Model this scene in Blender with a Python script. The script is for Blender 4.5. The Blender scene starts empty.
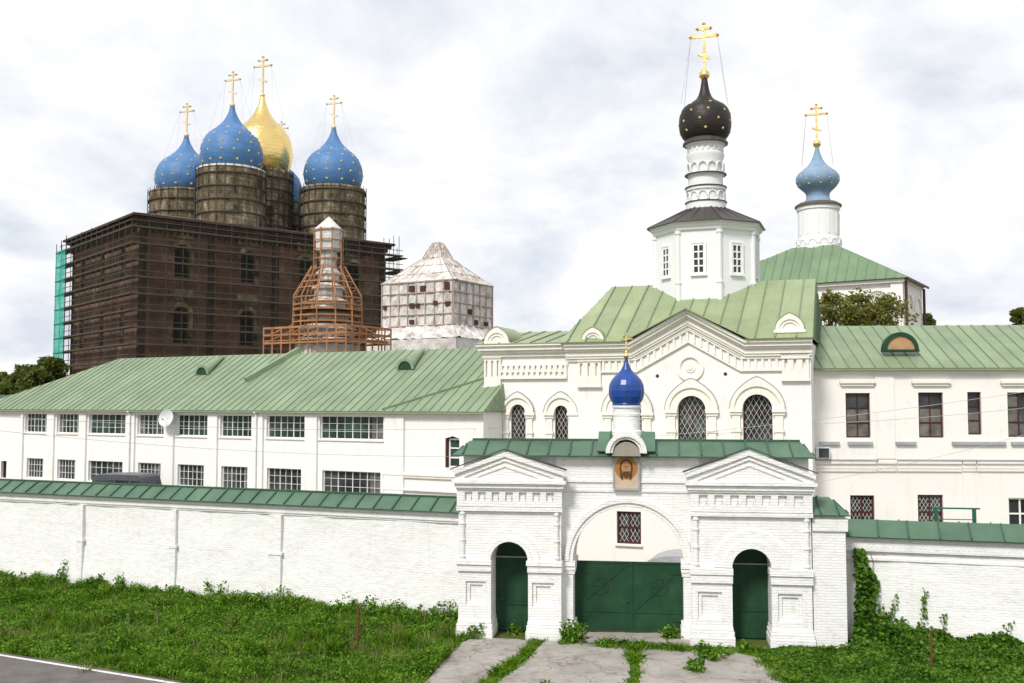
import bpy, bmesh, math, random
import numpy as np
from mathutils import Vector, Matrix
from mathutils.geometry import tessellate_polygon
random.seed(7); RNG = np.random.default_rng(11)
R = math.radians; PI = math.pi
S = bpy.context.scene; COL = S.collection

# ------------------------------------------------------------------ camera
H = 7.6; FPX = 1000.0; HORIZON = 402.0
PITCH = math.atan((HORIZON - 341.5) / FPX)
cam = bpy.data.cameras.new('camera'); cam.sensor_width = 36; cam.lens = 36 * FPX / 1024
cam.clip_start = .1; cam.clip_end = 3000
camo = bpy.data.objects.new('camera', cam); COL.objects.link(camo)
camo.location = (0, 0, H); camo.rotation_euler = (PI/2 + PITCH, 0, 0); S.camera = camo
# ------------------------------------------------------------------ world + sun
SUN_EL = R(46); SUN_AZ = R(30)           # sun behind the camera, to its left
w = bpy.data.worlds.new('World'); S.world = w; w.use_nodes = True
nt = w.node_tree; nt.nodes.clear()
def wn(t, **k):
    n = nt.nodes.new(t)
    for a, b in k.items(): setattr(n, a, b)
    return n
out = wn('ShaderNodeOutputWorld'); bg = wn('ShaderNodeBackground'); bgc = wn('ShaderNodeBackground'); mixs = wn('ShaderNodeMixShader')
sky = wn('ShaderNodeTexSky', sky_type='NISHITA', sun_disc=False, sun_elevation=SUN_EL, sun_rotation=PI + SUN_AZ, air_density=1.0, dust_density=1.5)
bg.inputs[1].default_value = .10
nt.links.new(sky.outputs[0], bg.inputs[0])
tc = wn('ShaderNodeTexCoord'); sep = wn('ShaderNodeSeparateXYZ'); nt.links.new(tc.outputs['Generated'], sep.inputs[0])
def math_(op, a, b):
    m = wn('ShaderNodeMath', operation=op)
    for i, x in enumerate((a, b)):
        if isinstance(x, (int, float)): m.inputs[i].default_value = x
        else: nt.links.new(x, m.inputs[i])
    return m.outputs[0]
zz = math_('ADD', math_('MAXIMUM', sep.outputs[2], 0.0), .42)
cmb = wn('ShaderNodeCombineXYZ')
nt.links.new(math_('DIVIDE', sep.outputs[0], zz), cmb.inputs[0]); nt.links.new(math_('DIVIDE', sep.outputs[1], zz), cmb.inputs[1])
def wnoise(scale, detail, rough, dist, off):
    mp = wn('ShaderNodeMapping'); mp.inputs['Location'].default_value = off
    nt.links.new(cmb.outputs[0], mp.inputs[0])
    n = wn('ShaderNodeTexNoise'); n.inputs['Scale'].default_value = scale; n.inputs['Detail'].default_value = detail
    n.inputs['Roughness'].default_value = rough; n.inputs['Distortion'].default_value = dist
    nt.links.new(mp.outputs[0], n.inputs['Vector']); return n.outputs[0]
def wramp(src, stops):
    r = wn('ShaderNodeValToRGB'); e = r.color_ramp.elements
    while len(e) < len(stops): e.new(.5)
    for i, (p, c) in enumerate(stops):
        e[i].position = p; e[i].color = (*c, 1)
    nt.links.new(src, r.inputs[0]); return r.outputs[0]
n1 = wnoise(3.3, 10, .60, .30, (3.1, 1.7, 0)); n2 = wnoise(1.5, 6, .5, .2, (4.1, 9.3, 0))
shade = wramp(n1, [(.32, (.69, .735, .82)), (.43, (.82, .845, .895)), (.53, (.93, .94, .96)), (.62, (1, 1, 1))])
cover = wramp(n2, [(.26, (0, 0, 0)), (.40, (1, 1, 1))])
nt.links.new(shade, bgc.inputs[0]); bgc.inputs[1].default_value = .815
nt.links.new(cover, mixs.inputs[0]); nt.links.new(bg.outputs[0], mixs.inputs[1]); nt.links.new(bgc.outputs[0], mixs.inputs[2])
nt.links.new(mixs.outputs[0], out.inputs[0])
sl = bpy.data.lights.new('sun', 'SUN'); sl.energy = 2.5; sl.angle = R(11); sl.color = (1, .968, .912)
so = bpy.data.objects.new('sun', sl); COL.objects.link(so); so.location = (-40, -60, 80)
sd = Vector((-math.sin(SUN_AZ)*math.cos(SUN_EL), -math.cos(SUN_AZ)*math.cos(SUN_EL), math.sin(SUN_EL)))
so.rotation_euler = sd.to_track_quat('Z', 'Y').to_euler()
vs = S.view_settings; vs.view_transform = 'Standard'; vs.look = 'None'; vs.gamma = 1; vs.use_curve_mapping = False
vs.exposure = .39
S.cycles.max_bounces = 6

# ------------------------------------------------------------------ pixel rays and facade frames
def ray(px, py):
    x = (px - 512) / FPX; y = (341.5 - py) / FPX; c, s = math.cos(PITCH), math.sin(PITCH)
    return Vector((x, c - s*y, s + c*y))
def pt(px, py, Y):
    d = ray(px, py); t = Y / d.y; return Vector((d.x*t, Y, H + d.z*t))
def gnd(px, py, z=0.0):
    d = ray(px, py); t = (z - H) / d.z; return Vector((d.x*t, d.y*t, z))
class Frame:                                   # u runs right along a facade, v into the depth, z up
    def __init__(s, px, D, yaw):
        p = pt(px, HORIZON, D); s.o = Vector((p.x, p.y, 0)); s.a = R(yaw)
        s.ud = Vector((math.cos(s.a), -math.sin(s.a), 0)); s.vd = Vector((math.sin(s.a), math.cos(s.a), 0))
    def _hit(s, px, py, n, off):
        d = ray(px, py); t = (s.o.dot(n) + off) / d.dot(n); return Vector((d.x*t, d.y*t, H + d.z*t))
    def uz(s, px, py, v=0.0):
        p = s._hit(px, py, s.vd, v); return (p - s.o).dot(s.ud), p.z
    def vz(s, px, py, u=0.0):
        p = s._hit(px, py, s.ud, u); return (p - s.o).dot(s.vd), p.z
    def u(s, px, v=0.0, py=400): return s.uz(px, py, v)[0]
    def z(s, px, py, v=0.0): return s.uz(px, py, v)[1]
    def w(s, u, v, z=0.0): return s.o + s.ud*u + s.vd*v + Vector((0, 0, z))
    def loc(s, p): q = p - s.o; return (q.dot(s.ud), q.dot(s.vd), p.z)

# ------------------------------------------------------------------ materials
MATS = {}
class NT:
    def __init__(s, name):
        s.m = bpy.data.materials.new(name); s.m.use_nodes = True; s.t = s.m.node_tree; s.t.nodes.clear()
        s.out = s.n('ShaderNodeOutputMaterial')
    def n(s, t, **k):
        x = s.t.nodes.new(t)
        for a, b in k.items(): setattr(x, a, b)
        return x
    def l(s, a, b): s.t.links.new(a, b)
    def noise(s, vec, scale, detail=5, rough=.55, dist=0):
        x = s.n('ShaderNodeTexNoise'); x.inputs['Scale'].default_value = scale; x.inputs['Detail'].default_value = detail
        x.inputs['Roughness'].default_value = rough; x.inputs['Distortion'].default_value = dist
        if vec is not None: s.l(vec, x.inputs['Vector'])
        return x.outputs[0]
    def mapping(s, vec, scale=(1, 1, 1), loc=(0, 0, 0)):
        x = s.n('ShaderNodeMapping'); x.inputs['Scale'].default_value = scale; x.inputs['Location'].default_value = loc
        s.l(vec, x.inputs[0]); return x.outputs[0]
    def ramp(s, src, stops):
        r = s.n('ShaderNodeValToRGB'); e = r.color_ramp.elements
        while len(e) < len(stops): e.new(.5)
        for i, (p, c) in enumerate(stops):
            e[i].position = p; e[i].color = (*c, 1) if len(c) == 3 else c
        s.l(src, r.inputs[0]); return r.outputs[0]
    def mix(s, f, a, b, mode='MIX'):
        x = s.n('ShaderNodeMix', data_type='RGBA', blend_type=mode)
        for sock, val in ((x.inputs[0], f), (x.inputs[6], a), (x.inputs[7], b)):
            if isinstance(val, (int, float)): sock.default_value = val
            elif isinstance(val, tuple): sock.default_value = (*val, 1)
            else: s.l(val, sock)
        return x.outputs[2]
    def bump(s, h, strength=.3, dist=.02, normal=None):
        b = s.n('ShaderNodeBump'); b.inputs['Strength'].default_value = strength; b.inputs['Distance'].default_value = dist
        s.l(h, b.inputs['Height'])
        if normal is not None: s.l(normal, b.inputs['Normal'])
        return b.outputs[0]
    def finish(s, color, rough=.8, metal=0, normal=None, spec=.3):
        p = s.n('ShaderNodeBsdfPrincipled'); p.inputs['Roughness'].default_value = rough; p.inputs['Metallic'].default_value = metal
        p.inputs['Specular IOR Level'].default_value = spec
        if isinstance(color, tuple): p.inputs['Base Color'].default_value = (*color, 1)
        else: s.l(color, p.inputs['Base Color'])
        if normal is not None: s.l(normal, p.inputs['Normal'])
        s.l(p.outputs[0], s.out.inputs[0]); s.p = p; return s.m
def objvec(t): return t.n('ShaderNodeTexCoord').outputs['Object']
def m_plain(name, c, rough=.7, metal=0, var=.15, scale=3, bump=.1, spec=.3):
    t = NT(name); v = objvec(t); n = t.noise(v, scale, 6)
    lo = tuple(x*(1-var) for x in c); hi = tuple(min(1, x*(1+var)) for x in c)
    col = t.ramp(n, [(.3, lo), (.7, hi)])
    nb = t.bump(t.noise(v, scale*8, 4), bump, .02)
    return t.finish(col, rough, metal, nb, spec)
def wall_vec(t):
    v = objvec(t); sp = t.n('ShaderNodeSeparateXYZ'); t.l(v, sp.inputs[0])
    ad = t.n('ShaderNodeMath', operation='ADD'); t.l(sp.outputs[0], ad.inputs[0]); t.l(sp.outputs[1], ad.inputs[1])
    cb = t.n('ShaderNodeCombineXYZ'); t.l(ad.outputs[0], cb.inputs[0]); t.l(sp.outputs[2], cb.inputs[1]); return v, cb.outputs[0], sp.outputs[2]
def m_brickwash(name, c, bstr=.5, rough_noise=.35, stain=(.50, .47, .42), amount=.6, flake=.35):
    """whitewashed brick: courses read as relief and faintly darker joints; flaking and grey stains with their own shape"""
    t = NT(name); v, wv, z = wall_vec(t)
    vd = t.n('ShaderNodeVectorMath', operation='ADD'); wob = t.n('ShaderNodeTexNoise'); wob.inputs['Scale'].default_value = 1.3; t.l(v, wob.inputs['Vector'])
    sc = t.n('ShaderNodeVectorMath', operation='SCALE'); t.l(wob.outputs['Color'], sc.inputs[0]); sc.inputs['Scale'].default_value = .07
    t.l(wv, vd.inputs[0]); t.l(sc.outputs[0], vd.inputs[1])
    br = t.n('ShaderNodeTexBrick'); t.l(vd.outputs[0], br.inputs['Vector']); br.inputs['Scale'].default_value = 1.0
    br.inputs['Brick Width'].default_value = .29; br.inputs['Row Height'].default_value = .085; br.inputs['Mortar Size'].default_value = .012; br.inputs['Mortar Smooth'].default_value = .6
    big = t.noise(v, .55, 6, .62); mid = t.noise(t.mapping(v, (1, 1, 1.7)), 2.6, 8, .66); fine = t.noise(v, 22, 4)
    f1 = t.ramp(mid, [(.50, (0, 0, 0)), (.78, (amount,)*3)])
    base = t.mix(big, tuple(x*.965 for x in c), c)
    col = t.mix(f1, base, stain)
    streak = t.ramp(t.noise(t.mapping(v, (3.0, 3.0, .35)), 1.6, 6, .6), [(.56, (0, 0, 0)), (.8, (.25,)*3)])
    col = t.mix(streak, col, (.42, .40, .36))
    fl = t.ramp(t.noise(t.mapping(v, (1, 1, 1.4), (5, 3, 1)), 1.25, 10, .72), [(.63, (0, 0, 0)), (.665, (flake,)*3)]); col = t.mix(fl, col, (.50, .43, .36))
    mm = t.n('ShaderNodeMath', operation='MULTIPLY'); t.l(br.outputs['Fac'], mm.inputs[0]); mm.inputs[1].default_value = .06
    col = t.mix(mm.outputs[0], col, (.38, .35, .31))
    b1 = t.bump(br.outputs['Fac'], -bstr if False else bstr, -.015)
    b2 = t.bump(mid, rough_noise, .05, b1); b3 = t.bump(fine, .15, .01, b2)
    return t.finish(col, .92, 0, b3, .15)
def m_stucco(name, c, stain=(.52, .49, .45), amount=.45):
    t = NT(name); v = objvec(t)
    big = t.noise(v, .35, 6, .6); st = t.ramp(t.noise(t.mapping(v, (1.6, 1.6, .5)), 1.1, 8, .65), [(.54, (0, 0, 0)), (.82, (amount,)*3)])
    col = t.mix(big, tuple(x*.95 for x in c), c); col = t.mix(st, col, stain)
    sp = t.ramp(t.noise(v, 5, 8, .7), [(.66, (0, 0, 0)), (.78, (.35,)*3)]); col = t.mix(sp, col, (.48, .44, .40))
    return t.finish(col, .9, 0, t.bump(t.noise(v, 9, 6), .18, .02), .15)
def m_roof(name, c, rough=.45, var=.16):
    t = NT(name); v = objvec(t)
    n = t.noise(v, .5, 7, .62); col = t.ramp(n, [(.3, tuple(x*(1-var) for x in c)), (.7, tuple(x*(1+var) for x in c))])
    st = t.ramp(t.noise(t.mapping(v, (2.2, .6, .6)), 1.4, 8, .68), [(.50, (0, 0, 0)), (.78, (.6,)*3)])
    col = t.mix(st, col, tuple(x*.62+.03 for x in c))
    gi = t.n('ShaderNodeNewGeometry'); tint = t.ramp(gi.outputs['Random Per Island'], [(0, (.92, .92, .93)), (.5, (1, 1, 1)), (1, (1.06, 1.05, 1.03))]); col = t.mix(1.0, col, tint, 'MULTIPLY')
    rs = t.ramp(t.noise(v, 3.3, 7, .7), [(.68, (0, 0, 0)), (.8, (.4,)*3)]); col = t.mix(rs, col, (.20, .15, .09))
    return t.finish(col, rough, 0, t.bump(t.noise(v, 1.6, 3), .25, .03), .4)
def m_dome(name, c, rough, metal=0, var=.18):
    t = NT(name); v = objvec(t); n = t.noise(v, .5, 7, .62)
    col = t.ramp(n, [(.3, tuple(x*(1-var) for x in c)), (.7, tuple(min(1, x*(1+var)) for x in c))])
    br = t.n('ShaderNodeTexBrick'); sp = t.n('ShaderNodeSeparateXYZ'); t.l(v, sp.inputs[0]); ad = t.n('ShaderNodeMath', operation='ADD'); t.l(sp.outputs[0], ad.inputs[0]); t.l(sp.outputs[1], ad.inputs[1])
    cb = t.n('ShaderNodeCombineXYZ'); t.l(ad.outputs[0], cb.inputs[0]); t.l(sp.outputs[2], cb.inputs[1]); t.l(cb.outputs[0], br.inputs['Vector']); br.inputs['Scale'].default_value = 1; br.inputs['Brick Width'].default_value = 1.1; br.inputs['Row Height'].default_value = .62; br.inputs['Mortar Size'].default_value = .03; br.inputs['Mortar Smooth'].default_value = .5
    fm = t.n('ShaderNodeMath', operation='MULTIPLY'); t.l(br.outputs['Fac'], fm.inputs[0]); fm.inputs[1].default_value = .3; col = t.mix(fm.outputs[0], col, tuple(x*.55 for x in c))
    b1 = t.bump(br.outputs['Fac'], .35, -.03); b2 = t.bump(t.noise(v, 1.1, 4), .5, .18, b1)
    return t.finish(col, rough, metal, b2, .35)
def m_leaf(name, cols, trans=.3):
    t = NT(name); g = t.n('ShaderNodeNewGeometry')
    big = t.noise(objvec(t), .9, 3)
    m = t.n('ShaderNodeMath', operation='ADD'); t.l(g.outputs['Random Per Island'], m.inputs[0]); 
    m2 = t.n('ShaderNodeMath', operation='MULTIPLY_ADD'); t.l(big, m2.inputs[0]); m2.inputs[1].default_value = 1.6; m2.inputs[2].default_value = -.8
    t.l(m2.outputs[0], m.inputs[1])
    col = t.ramp(m.outputs[0], [(i/(len(cols)-1), c) for i, c in enumerate(cols)])
    d = t.n('ShaderNodeBsdfPrincipled'); d.inputs['Roughness'].default_value = .55; d.inputs['Specular IOR Level'].default_value = .10; t.l(col, d.inputs['Base Color'])
    tr = t.n('ShaderNodeBsdfTranslucent'); t.l(t.mix(.5, col, (.11, .22, .01)), tr.inputs[0])
    mx = t.n('ShaderNodeMixShader'); mx.inputs[0].default_value = trans; t.l(d.outputs[0], mx.inputs[1]); t.l(tr.outputs[0], mx.inputs[2])
    t.l(mx.outputs[0], t.out.inputs[0]); return t.m
def m_net(name, c, alpha, band=2.1):
    """woven net: partly see-through, tone in tall streaks, uneven density"""
    t = NT(name); v = objvec(t)
    col = t.ramp(t.noise(t.mapping(v, (1, 1, .4)), .6, 7, .65), [(.3, tuple(x*.6 for x in c)), (.7, tuple(x*1.35 for x in c))])
    d = t.n('ShaderNodeBsdfDiffuse'); t.l(col, d.inputs[0]); tr = t.n('ShaderNodeBsdfTransparent')
    a = t.ramp(t.noise(v, .45, 6, .6), [(.3, (alpha*.75,)*3), (.65, (min(1, alpha*1.2),)*3)])
    mx = t.n('ShaderNodeMixShader'); t.l(a, mx.inputs[0]); t.l(tr.outputs[0], mx.inputs[1]); t.l(d.outputs[0], mx.inputs[2]); t.l(mx.outputs[0], t.out.inputs[0]); return t.m
def m_patch(name, stops, scale=.5, rough=.9, stretch=(1, 1, 1), bump=.3):
    t = NT(name); v = t.mapping(objvec(t), stretch)
    col = t.ramp(t.noise(v, scale, 8, .68), stops); return t.finish(col, rough, 0, t.bump(t.noise(v, scale*6, 5), bump, .1), .2)
def m_glass(name, c=(.03, .035, .035), rough=.12):
    t = NT(name); v = objvec(t); col = t.ramp(t.noise(v, .55, 3), [(.35, tuple(x*.5 for x in c)), (.62, tuple(x*2.2 for x in c)), (.75, tuple(x*5 for x in c))])
    return t.finish(col, rough, 0, t.bump(t.noise(v, 1.3, 2), .08, .05), .3)

def m_concrete():
    t = NT('worn_concrete'); v = objvec(t)
    col = t.ramp(t.noise(v, .7, 9, .68), [(.28, (.20, .175, .155)), (.45, (.30, .275, .25)), (.6, (.36, .335, .31)), (.75, (.44, .415, .39))])
    dirt = t.ramp(t.noise(v, 2.3, 9, .75), [(.52, (0, 0, 0)), (.7, (.75,)*3)]); col = t.mix(dirt, col, (.15, .115, .075))
    vo = t.n('ShaderNodeTexVoronoi', feature='DISTANCE_TO_EDGE'); wv = t.n('ShaderNodeVectorMath', operation='ADD'); no = t.n('ShaderNodeTexNoise'); no.inputs['Scale'].default_value = 1.5; no.inputs['Detail'].default_value = 6; t.l(v, no.inputs['Vector']); t.l(v, wv.inputs[0]); t.l(no.outputs['Color'], wv.inputs[1]); t.l(wv.outputs[0], vo.inputs['Vector']); vo.inputs['Scale'].default_value = .55
    cr = t.ramp(vo.outputs['Distance'], [(.0, (.8,)*3), (.012, (0, 0, 0))]); col = t.mix(cr, col, (.07, .065, .035))
    sp = t.ramp(t.noise(v, 30, 3), [(.6, (0, 0, 0)), (.72, (.5,)*3)]); col = t.mix(sp, col, (.5, .47, .42))
    return t.finish(col, .93, 0, t.bump(t.noise(v, 6, 7), .5, .04), .2)
def m_door():
    t = NT('dark_green_door_paint'); v = objvec(t)
    col = t.ramp(t.noise(v, 1.1, 7, .65), [(.3, (.008, .036, .016)), (.55, (.013, .055, .024)), (.75, (.026, .08, .038))])
    sc = t.ramp(t.noise(t.mapping(v, (1, 1, .35)), 4.5, 9, .75), [(.60, (0, 0, 0)), (.72, (.55,)*3)]); col = t.mix(sc, col, (.05, .075, .045))
    ru = t.ramp(t.noise(v, 2.6, 10, .78), [(.66, (0, 0, 0)), (.72, (.7,)*3)]); col = t.mix(ru, col, (.06, .035, .02))
    return t.finish(col, .55, 0, t.bump(t.noise(v, 1.6, 4), .35, .04), .25)
M = dict(
 gate=m_brickwash('whitewashed_gate_brick', (.815, .81, .795), .6, .28, (.50, .48, .445), .55, .2),
 wall=m_brickwash('whitewashed_rough_brick', (.815, .81, .795), .36, .75, (.56, .545, .515), .5, .28),
 stucco=m_stucco('cream_stucco', (.81, .79, .745)),
 stucco_w=m_stucco('white_stucco', (.80, .79, .765), (.50, .475, .435), .5),
 octo=m_stucco('white_painted_stucco', (.78, .785, .785), (.6, .6, .58), .2),
 trim=m_stucco('stucco_trim', (.79, .76, .70), (.48, .45, .41), .5),
 roof_l=m_roof('sage_green_roof_paint', (.205, .27, .165)), roof_c=m_roof('yellow_green_roof_paint', (.26, .315, .168)),
 roof_r=m_roof('pale_green_roof_paint', (.215, .28, .165)), roof_b=m_roof('mid_green_roof_paint', (.15, .23, .13)),
 roof_g=m_roof('dark_green_roof_paint', (.078, .150, .095), .5, .3), roof_k=m_roof('dark_brown_roof_paint', (.05, .04, .038), .5),
 seam=m_plain('seam_green', (.16, .225, .135), .5), seam_g=m_plain('dark_seam_green', (.045, .095, .06), .5),
 tin_dark=m_plain('dark_weathered_tin', (.055, .06, .05), .6), curtain=m_plain('dusty_net_curtain', (.13, .125, .11), .95, 0, .4, 2.5), pitch=m_plain('unlit_opening', (.008, .008, .008), .9), door=m_door(),
 winw=m_plain('white_window_paint', (.78, .78, .77), .5), winr=m_plain('dark_red_window_paint', (.065, .018, .014), .5),
 lattice=m_plain('white_lattice_paint', (.62, .60, .56), .6), glass=m_glass('dark_window_glass'), glass_g=m_glass('greenish_window_glass', (.02, .035, .028)),
 gold=m_dome('gold_leaf', (.90, .66, .25), .26, 1, .06), gold_c=m_plain('pale_gilt', (.70, .58, .38), .45, .4), gold_p=m_plain('gold_star_paint', (.78, .62, .22), .4, 0),
 blue=m_dome('sky_blue_dome_paint', (.072, .18, .385), .5), blue_d=m_plain('deep_blue_dome_paint', (.007, .048, .235), .35, 0, .2, 2, .1, .5),
 blue_l=m_dome('pale_blue_dome_paint', (.19, .29, .41), .65), black=m_dome('black_dome_tin', (.019, .014, .013), .5, 0, .3),
 rust=m_plain('rusty_iron', (.13, .045, .03), .8), grey=m_plain('grey_metal', (.30, .31, .32), .5), dish=m_plain('pale_grey_dish_paint', (.62, .63, .63), .5),
 flash_shade=m_plain('grey_zinc_and_shade_line', (.34, .35, .37), .5), greenpaint=m_plain('bluish_green_paint', (.012, .10, .06), .5),
 concrete=m_concrete(),
 asphalt=m_patch('worn_asphalt', [(.3, (.105, .094, .088)), (.7, (.175, .158, .147))], 1.6), line=m_patch('worn_white_line', [(.28, (.3, .29, .27)), (.45, (.72, .71, .69))], 6),
 soil=m_patch('soil_and_moss', [(.3, (.06, .085, .018)), (.55, (.09, .11, .03)), (.75, (.17, .13, .08))], .5),
 yard=m_patch('yard_gravel', [(.3, (.16, .15, .12)), (.7, (.28, .26, .22))], .6),
 brick=m_patch('old_red_brick', [(.30, (.065, .048, .038)), (.44, (.135, .082, .06)), (.56, (.20, .105, .075)), (.70, (.36, .295, .24))], .25, .95, (1, 1, .8), .4),
 cornice_b=m_patch('dark_cornice', [(.3, (.03, .022, .02)), (.7, (.10, .07, .055))], .5),
 plank=m_plain('grey_scaffold_plank', (.085, .07, .056), .9), pole=m_plain('dark_scaffold_tube', (.045, .05, .05), .6),
 sack=m_patch('weathered_drum_sacking', [(.34, (.035, .03, .02)), (.44, (.13, .10, .06)), (.56, (.24, .19, .12)), (.68, (.50, .45, .37))], .7, .95, (1, 1, .6)),
 net=m_net('dark_debris_net', (.085, .072, .055), .13), teal=m_net('teal_debris_net', (.05, .38, .30), .85),
 wood=m_plain('raw_scaffold_timber', (.31, .155, .075), .8, 0, .3, .8), tarp=m_patch('white_sheeting', [(.30, (.30, .275, .25)), (.44, (.50, .475, .45)), (.54, (.63, .61, .59)), (.7, (.74, .72, .70))], .6, .7, (1, 1, 1), .8),
 tarp_s=m_plain('sheeting_batten', (.42, .33, .27), .85), hole=m_plain('dark_opening', (.07, .03, .02), .9), red_roof=m_plain('brown_tin', (.12, .085, .07), .6),
 grass=m_leaf('grass_blades', [(.044, .104, .008), (.090, .20, .012), (.15, .30, .018), (.22, .35, .04)]),
 herb=m_leaf('weed_leaves', [(.033, .086, .008), (.072, .172, .013), (.13, .275, .02), (.20, .32, .045)]),
 ivy=m_leaf('vine_leaves', [(.024, .066, .008), (.052, .128, .012), (.092, .20, .018), (.15, .25, .035)]),
 tree=m_leaf('tree_leaves', [(.11, .12, .028), (.17, .17, .04), (.24, .22, .06), (.30, .25, .09)], .42),
 tree_d=m_leaf('dark_tree_leaves', [(.085, .105, .025), (.14, .16, .04), (.20, .21, .06)], .4),
 dry=m_leaf('dry_stems', [(.15, .14, .05), (.28, .25, .12), (.17, .21, .05)]), bark=m_plain('bark', (.09, .07, .05), .95),
 van=m_plain('dark_van_paint', (.075, .08, .095), .35), tyre=m_plain('tyre_rubber', (.02, .02, .02), .85), orange=m_plain('weathered_board', (.42, .25, .13), .85),
 cable=m_plain('grey_cable', (.42, .42, .42), .6), skin=m_plain('painted_skin', (.40, .215, .10), .7), hair=m_plain('painted_hair', (.09, .04, .02), .7),
 cloth=m_plain('painted_cloth', (.52, .39, .28), .8), halo=m_plain('painted_halo', (.36, .16, .035), .5), niche=m_plain('grey_brown_niche', (.30, .27, .23), .9),
)

# ------------------------------------------------------------------ mesh builder
def arc(cu, cz, r, a0, a1, n=16, rz=None):
    rz = rz or r
    return [(cu + r*math.cos(R(a0 + (a1-a0)*i/n)), cz + rz*math.sin(R(a0 + (a1-a0)*i/n))) for i in range(n+1)]
def ogee(cu, cz, r, k=.17, n=28, s=20):
    o = []
    for i in range(n+1):
        a = 180 - 180*i/n; q = r*(1 + k*math.exp(-abs((a-90)/s)**1.4)); o.append((cu + q*math.cos(R(a)), cz + q*math.sin(R(a))))
    return o
def clip(poly, p, d):                           # interval of the line p+t*d inside a convex polygon
    t0, t1 = -1e9, 1e9; n = len(poly)
    area = sum(poly[i][0]*poly[(i+1) % n][1] - poly[(i+1) % n][0]*poly[i][1] for i in range(n)); sg = 1 if area > 0 else -1
    for i in range(n):
        ax, ay = poly[i]; bx, by = poly[(i+1) % n]; nx, ny = -(by-ay)*sg, (bx-ax)*sg
        den = nx*d[0] + ny*d[1]; num = nx*(ax-p[0]) + ny*(ay-p[1])
        if abs(den) < 1e-9:
            if num > 0: return None
            continue
        t = num/den
        if den > 0: t0 = max(t0, t)
        else: t1 = min(t1, t)
    return (t0, t1) if t1 > t0 + 1e-4 else None
class MB:
    def __init__(s): s.v = []; s.f = []; s.m = []; s.k = 0
    def add(s, vs, fs, k=None):
        b = len(s.v); s.v += [tuple(x) for x in vs]; s.f += [tuple(i+b for i in f) for f in fs]; s.m += [s.k if k is None else k]*len(fs); return s
    def box(s, u0, u1, v0, v1, z0, z1, k=None):
        u0, u1 = min(u0, u1), max(u0, u1)
        return s.add([(u0,v0,z0),(u1,v0,z0),(u1,v1,z0),(u0,v1,z0),(u0,v0,z1),(u1,v0,z1),(u1,v1,z1),(u0,v1,z1)],
                     [(3,2,1,0),(4,5,6,7),(0,1,5,4),(1,2,6,5),(2,3,7,6),(3,0,4,7)], k)
    def plate(s, outer, holes=(), v0=0, v1=.2, k=None, axis='v'):
        """a slab with its outline in (u,z), holes cut through, from depth v0 to v1"""
        loops = [list(outer)] + [list(h) for h in holes]; flat = [p for L in loops for p in L]; n = len(flat)
        tris = tessellate_polygon([[Vector((p[0], p[1], 0)) for p in L] for L in loops])
        P = (lambda p, v: (p[0], v, p[1])) if axis == 'v' else ((lambda p, v: (v, p[0], p[1])) if axis == 'u' else (lambda p, v: (p[0], p[1], v)))
        vs = [P(p, v0) for p in flat] + [P(p, v1) for p in flat]
        fs = [tuple(t) for t in tris] + [tuple(n+i for i in reversed(t)) for t in tris]; b = 0
        for L in loops:
            m = len(L)
            for i in range(m): a, c = b+i, b+(i+1) % m; fs.append((a, c, c+n, a+n))
            b += m
        return s.add(vs, fs, k)
    def ring(s, outer, inner, v0, v1, k=None):   # open band between two paths running the same way
        return s.plate(list(outer) + list(reversed(inner)), (), v0, v1, k)
    def lathe(s, prof, c=(0, 0), n=32, k=None, a0=0, cap=True):
        vs = []; fs = []
        for r, z in prof:
            for i in range(n): a = a0 + 2*PI*i/n; vs.append((c[0]+r*math.cos(a), c[1]+r*math.sin(a), z))
        for j in range(len(prof)-1):
            for i in range(n): i2 = (i+1) % n; fs.append((j*n+i, j*n+i2, (j+1)*n+i2, (j+1)*n+i))
        if cap: fs.append(tuple(range(n-1, -1, -1))); fs.append(tuple((len(prof)-1)*n+i for i in range(n)))
        return s.add(vs, fs, k)
    def tube(s, p, q, r=.03, n=6, k=None, r2=None):
        p = Vector(p); q = Vector(q); d = (q-p).normalized(); a = d.orthogonal().normalized(); b = d.cross(a); r2 = r if r2 is None else r2
        vs = [p + (a*math.cos(2*PI*i/n) + b*math.sin(2*PI*i/n))*r for i in range(n)] + [q + (a*math.cos(2*PI*i/n) + b*math.sin(2*PI*i/n))*r2 for i in range(n)]
        return s.add(vs, [(i, (i+1) % n, n+(i+1) % n, n+i) for i in range(n)] + [tuple(range(n-1, -1, -1)), tuple(range(n, 2*n))], k)
    def bar(s, p, q, wd, ht, up=(0, 0, 1), k=None):   # rectangular bar from p to q
        p = Vector(p); q = Vector(q); d = (q-p).normalized(); sd_ = d.cross(Vector(up)).normalized(); u = sd_.cross(d)
        vs = []
        for e in (p, q):
            for a, b in ((-1,-1),(1,-1),(1,1),(-1,1)): vs.append(e + sd_*(a*wd/2) + u*(b*ht/2))
        return s.add(vs, [(3,2,1,0),(4,5,6,7),(0,1,5,4),(1,2,6,5),(2,3,7,6),(3,0,4,7)], k)
    def sheet(s, pts, th=.05, k=None):           # planar polygon with thickness below it
        P = [Vector(p) for p in pts]; n = len(P); nn = (P[1]-P[0]).cross(P[2]-P[0]).normalized()
        if nn.z < 0: nn = -nn
        vs = P + [p - nn*th for p in P]
        return s.add(vs, [tuple(range(n)), tuple(range(2*n-1, n-1, -1))] + [(i, (i+1) % n, n+(i+1) % n, n+i) for i in range(n)], k)
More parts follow.
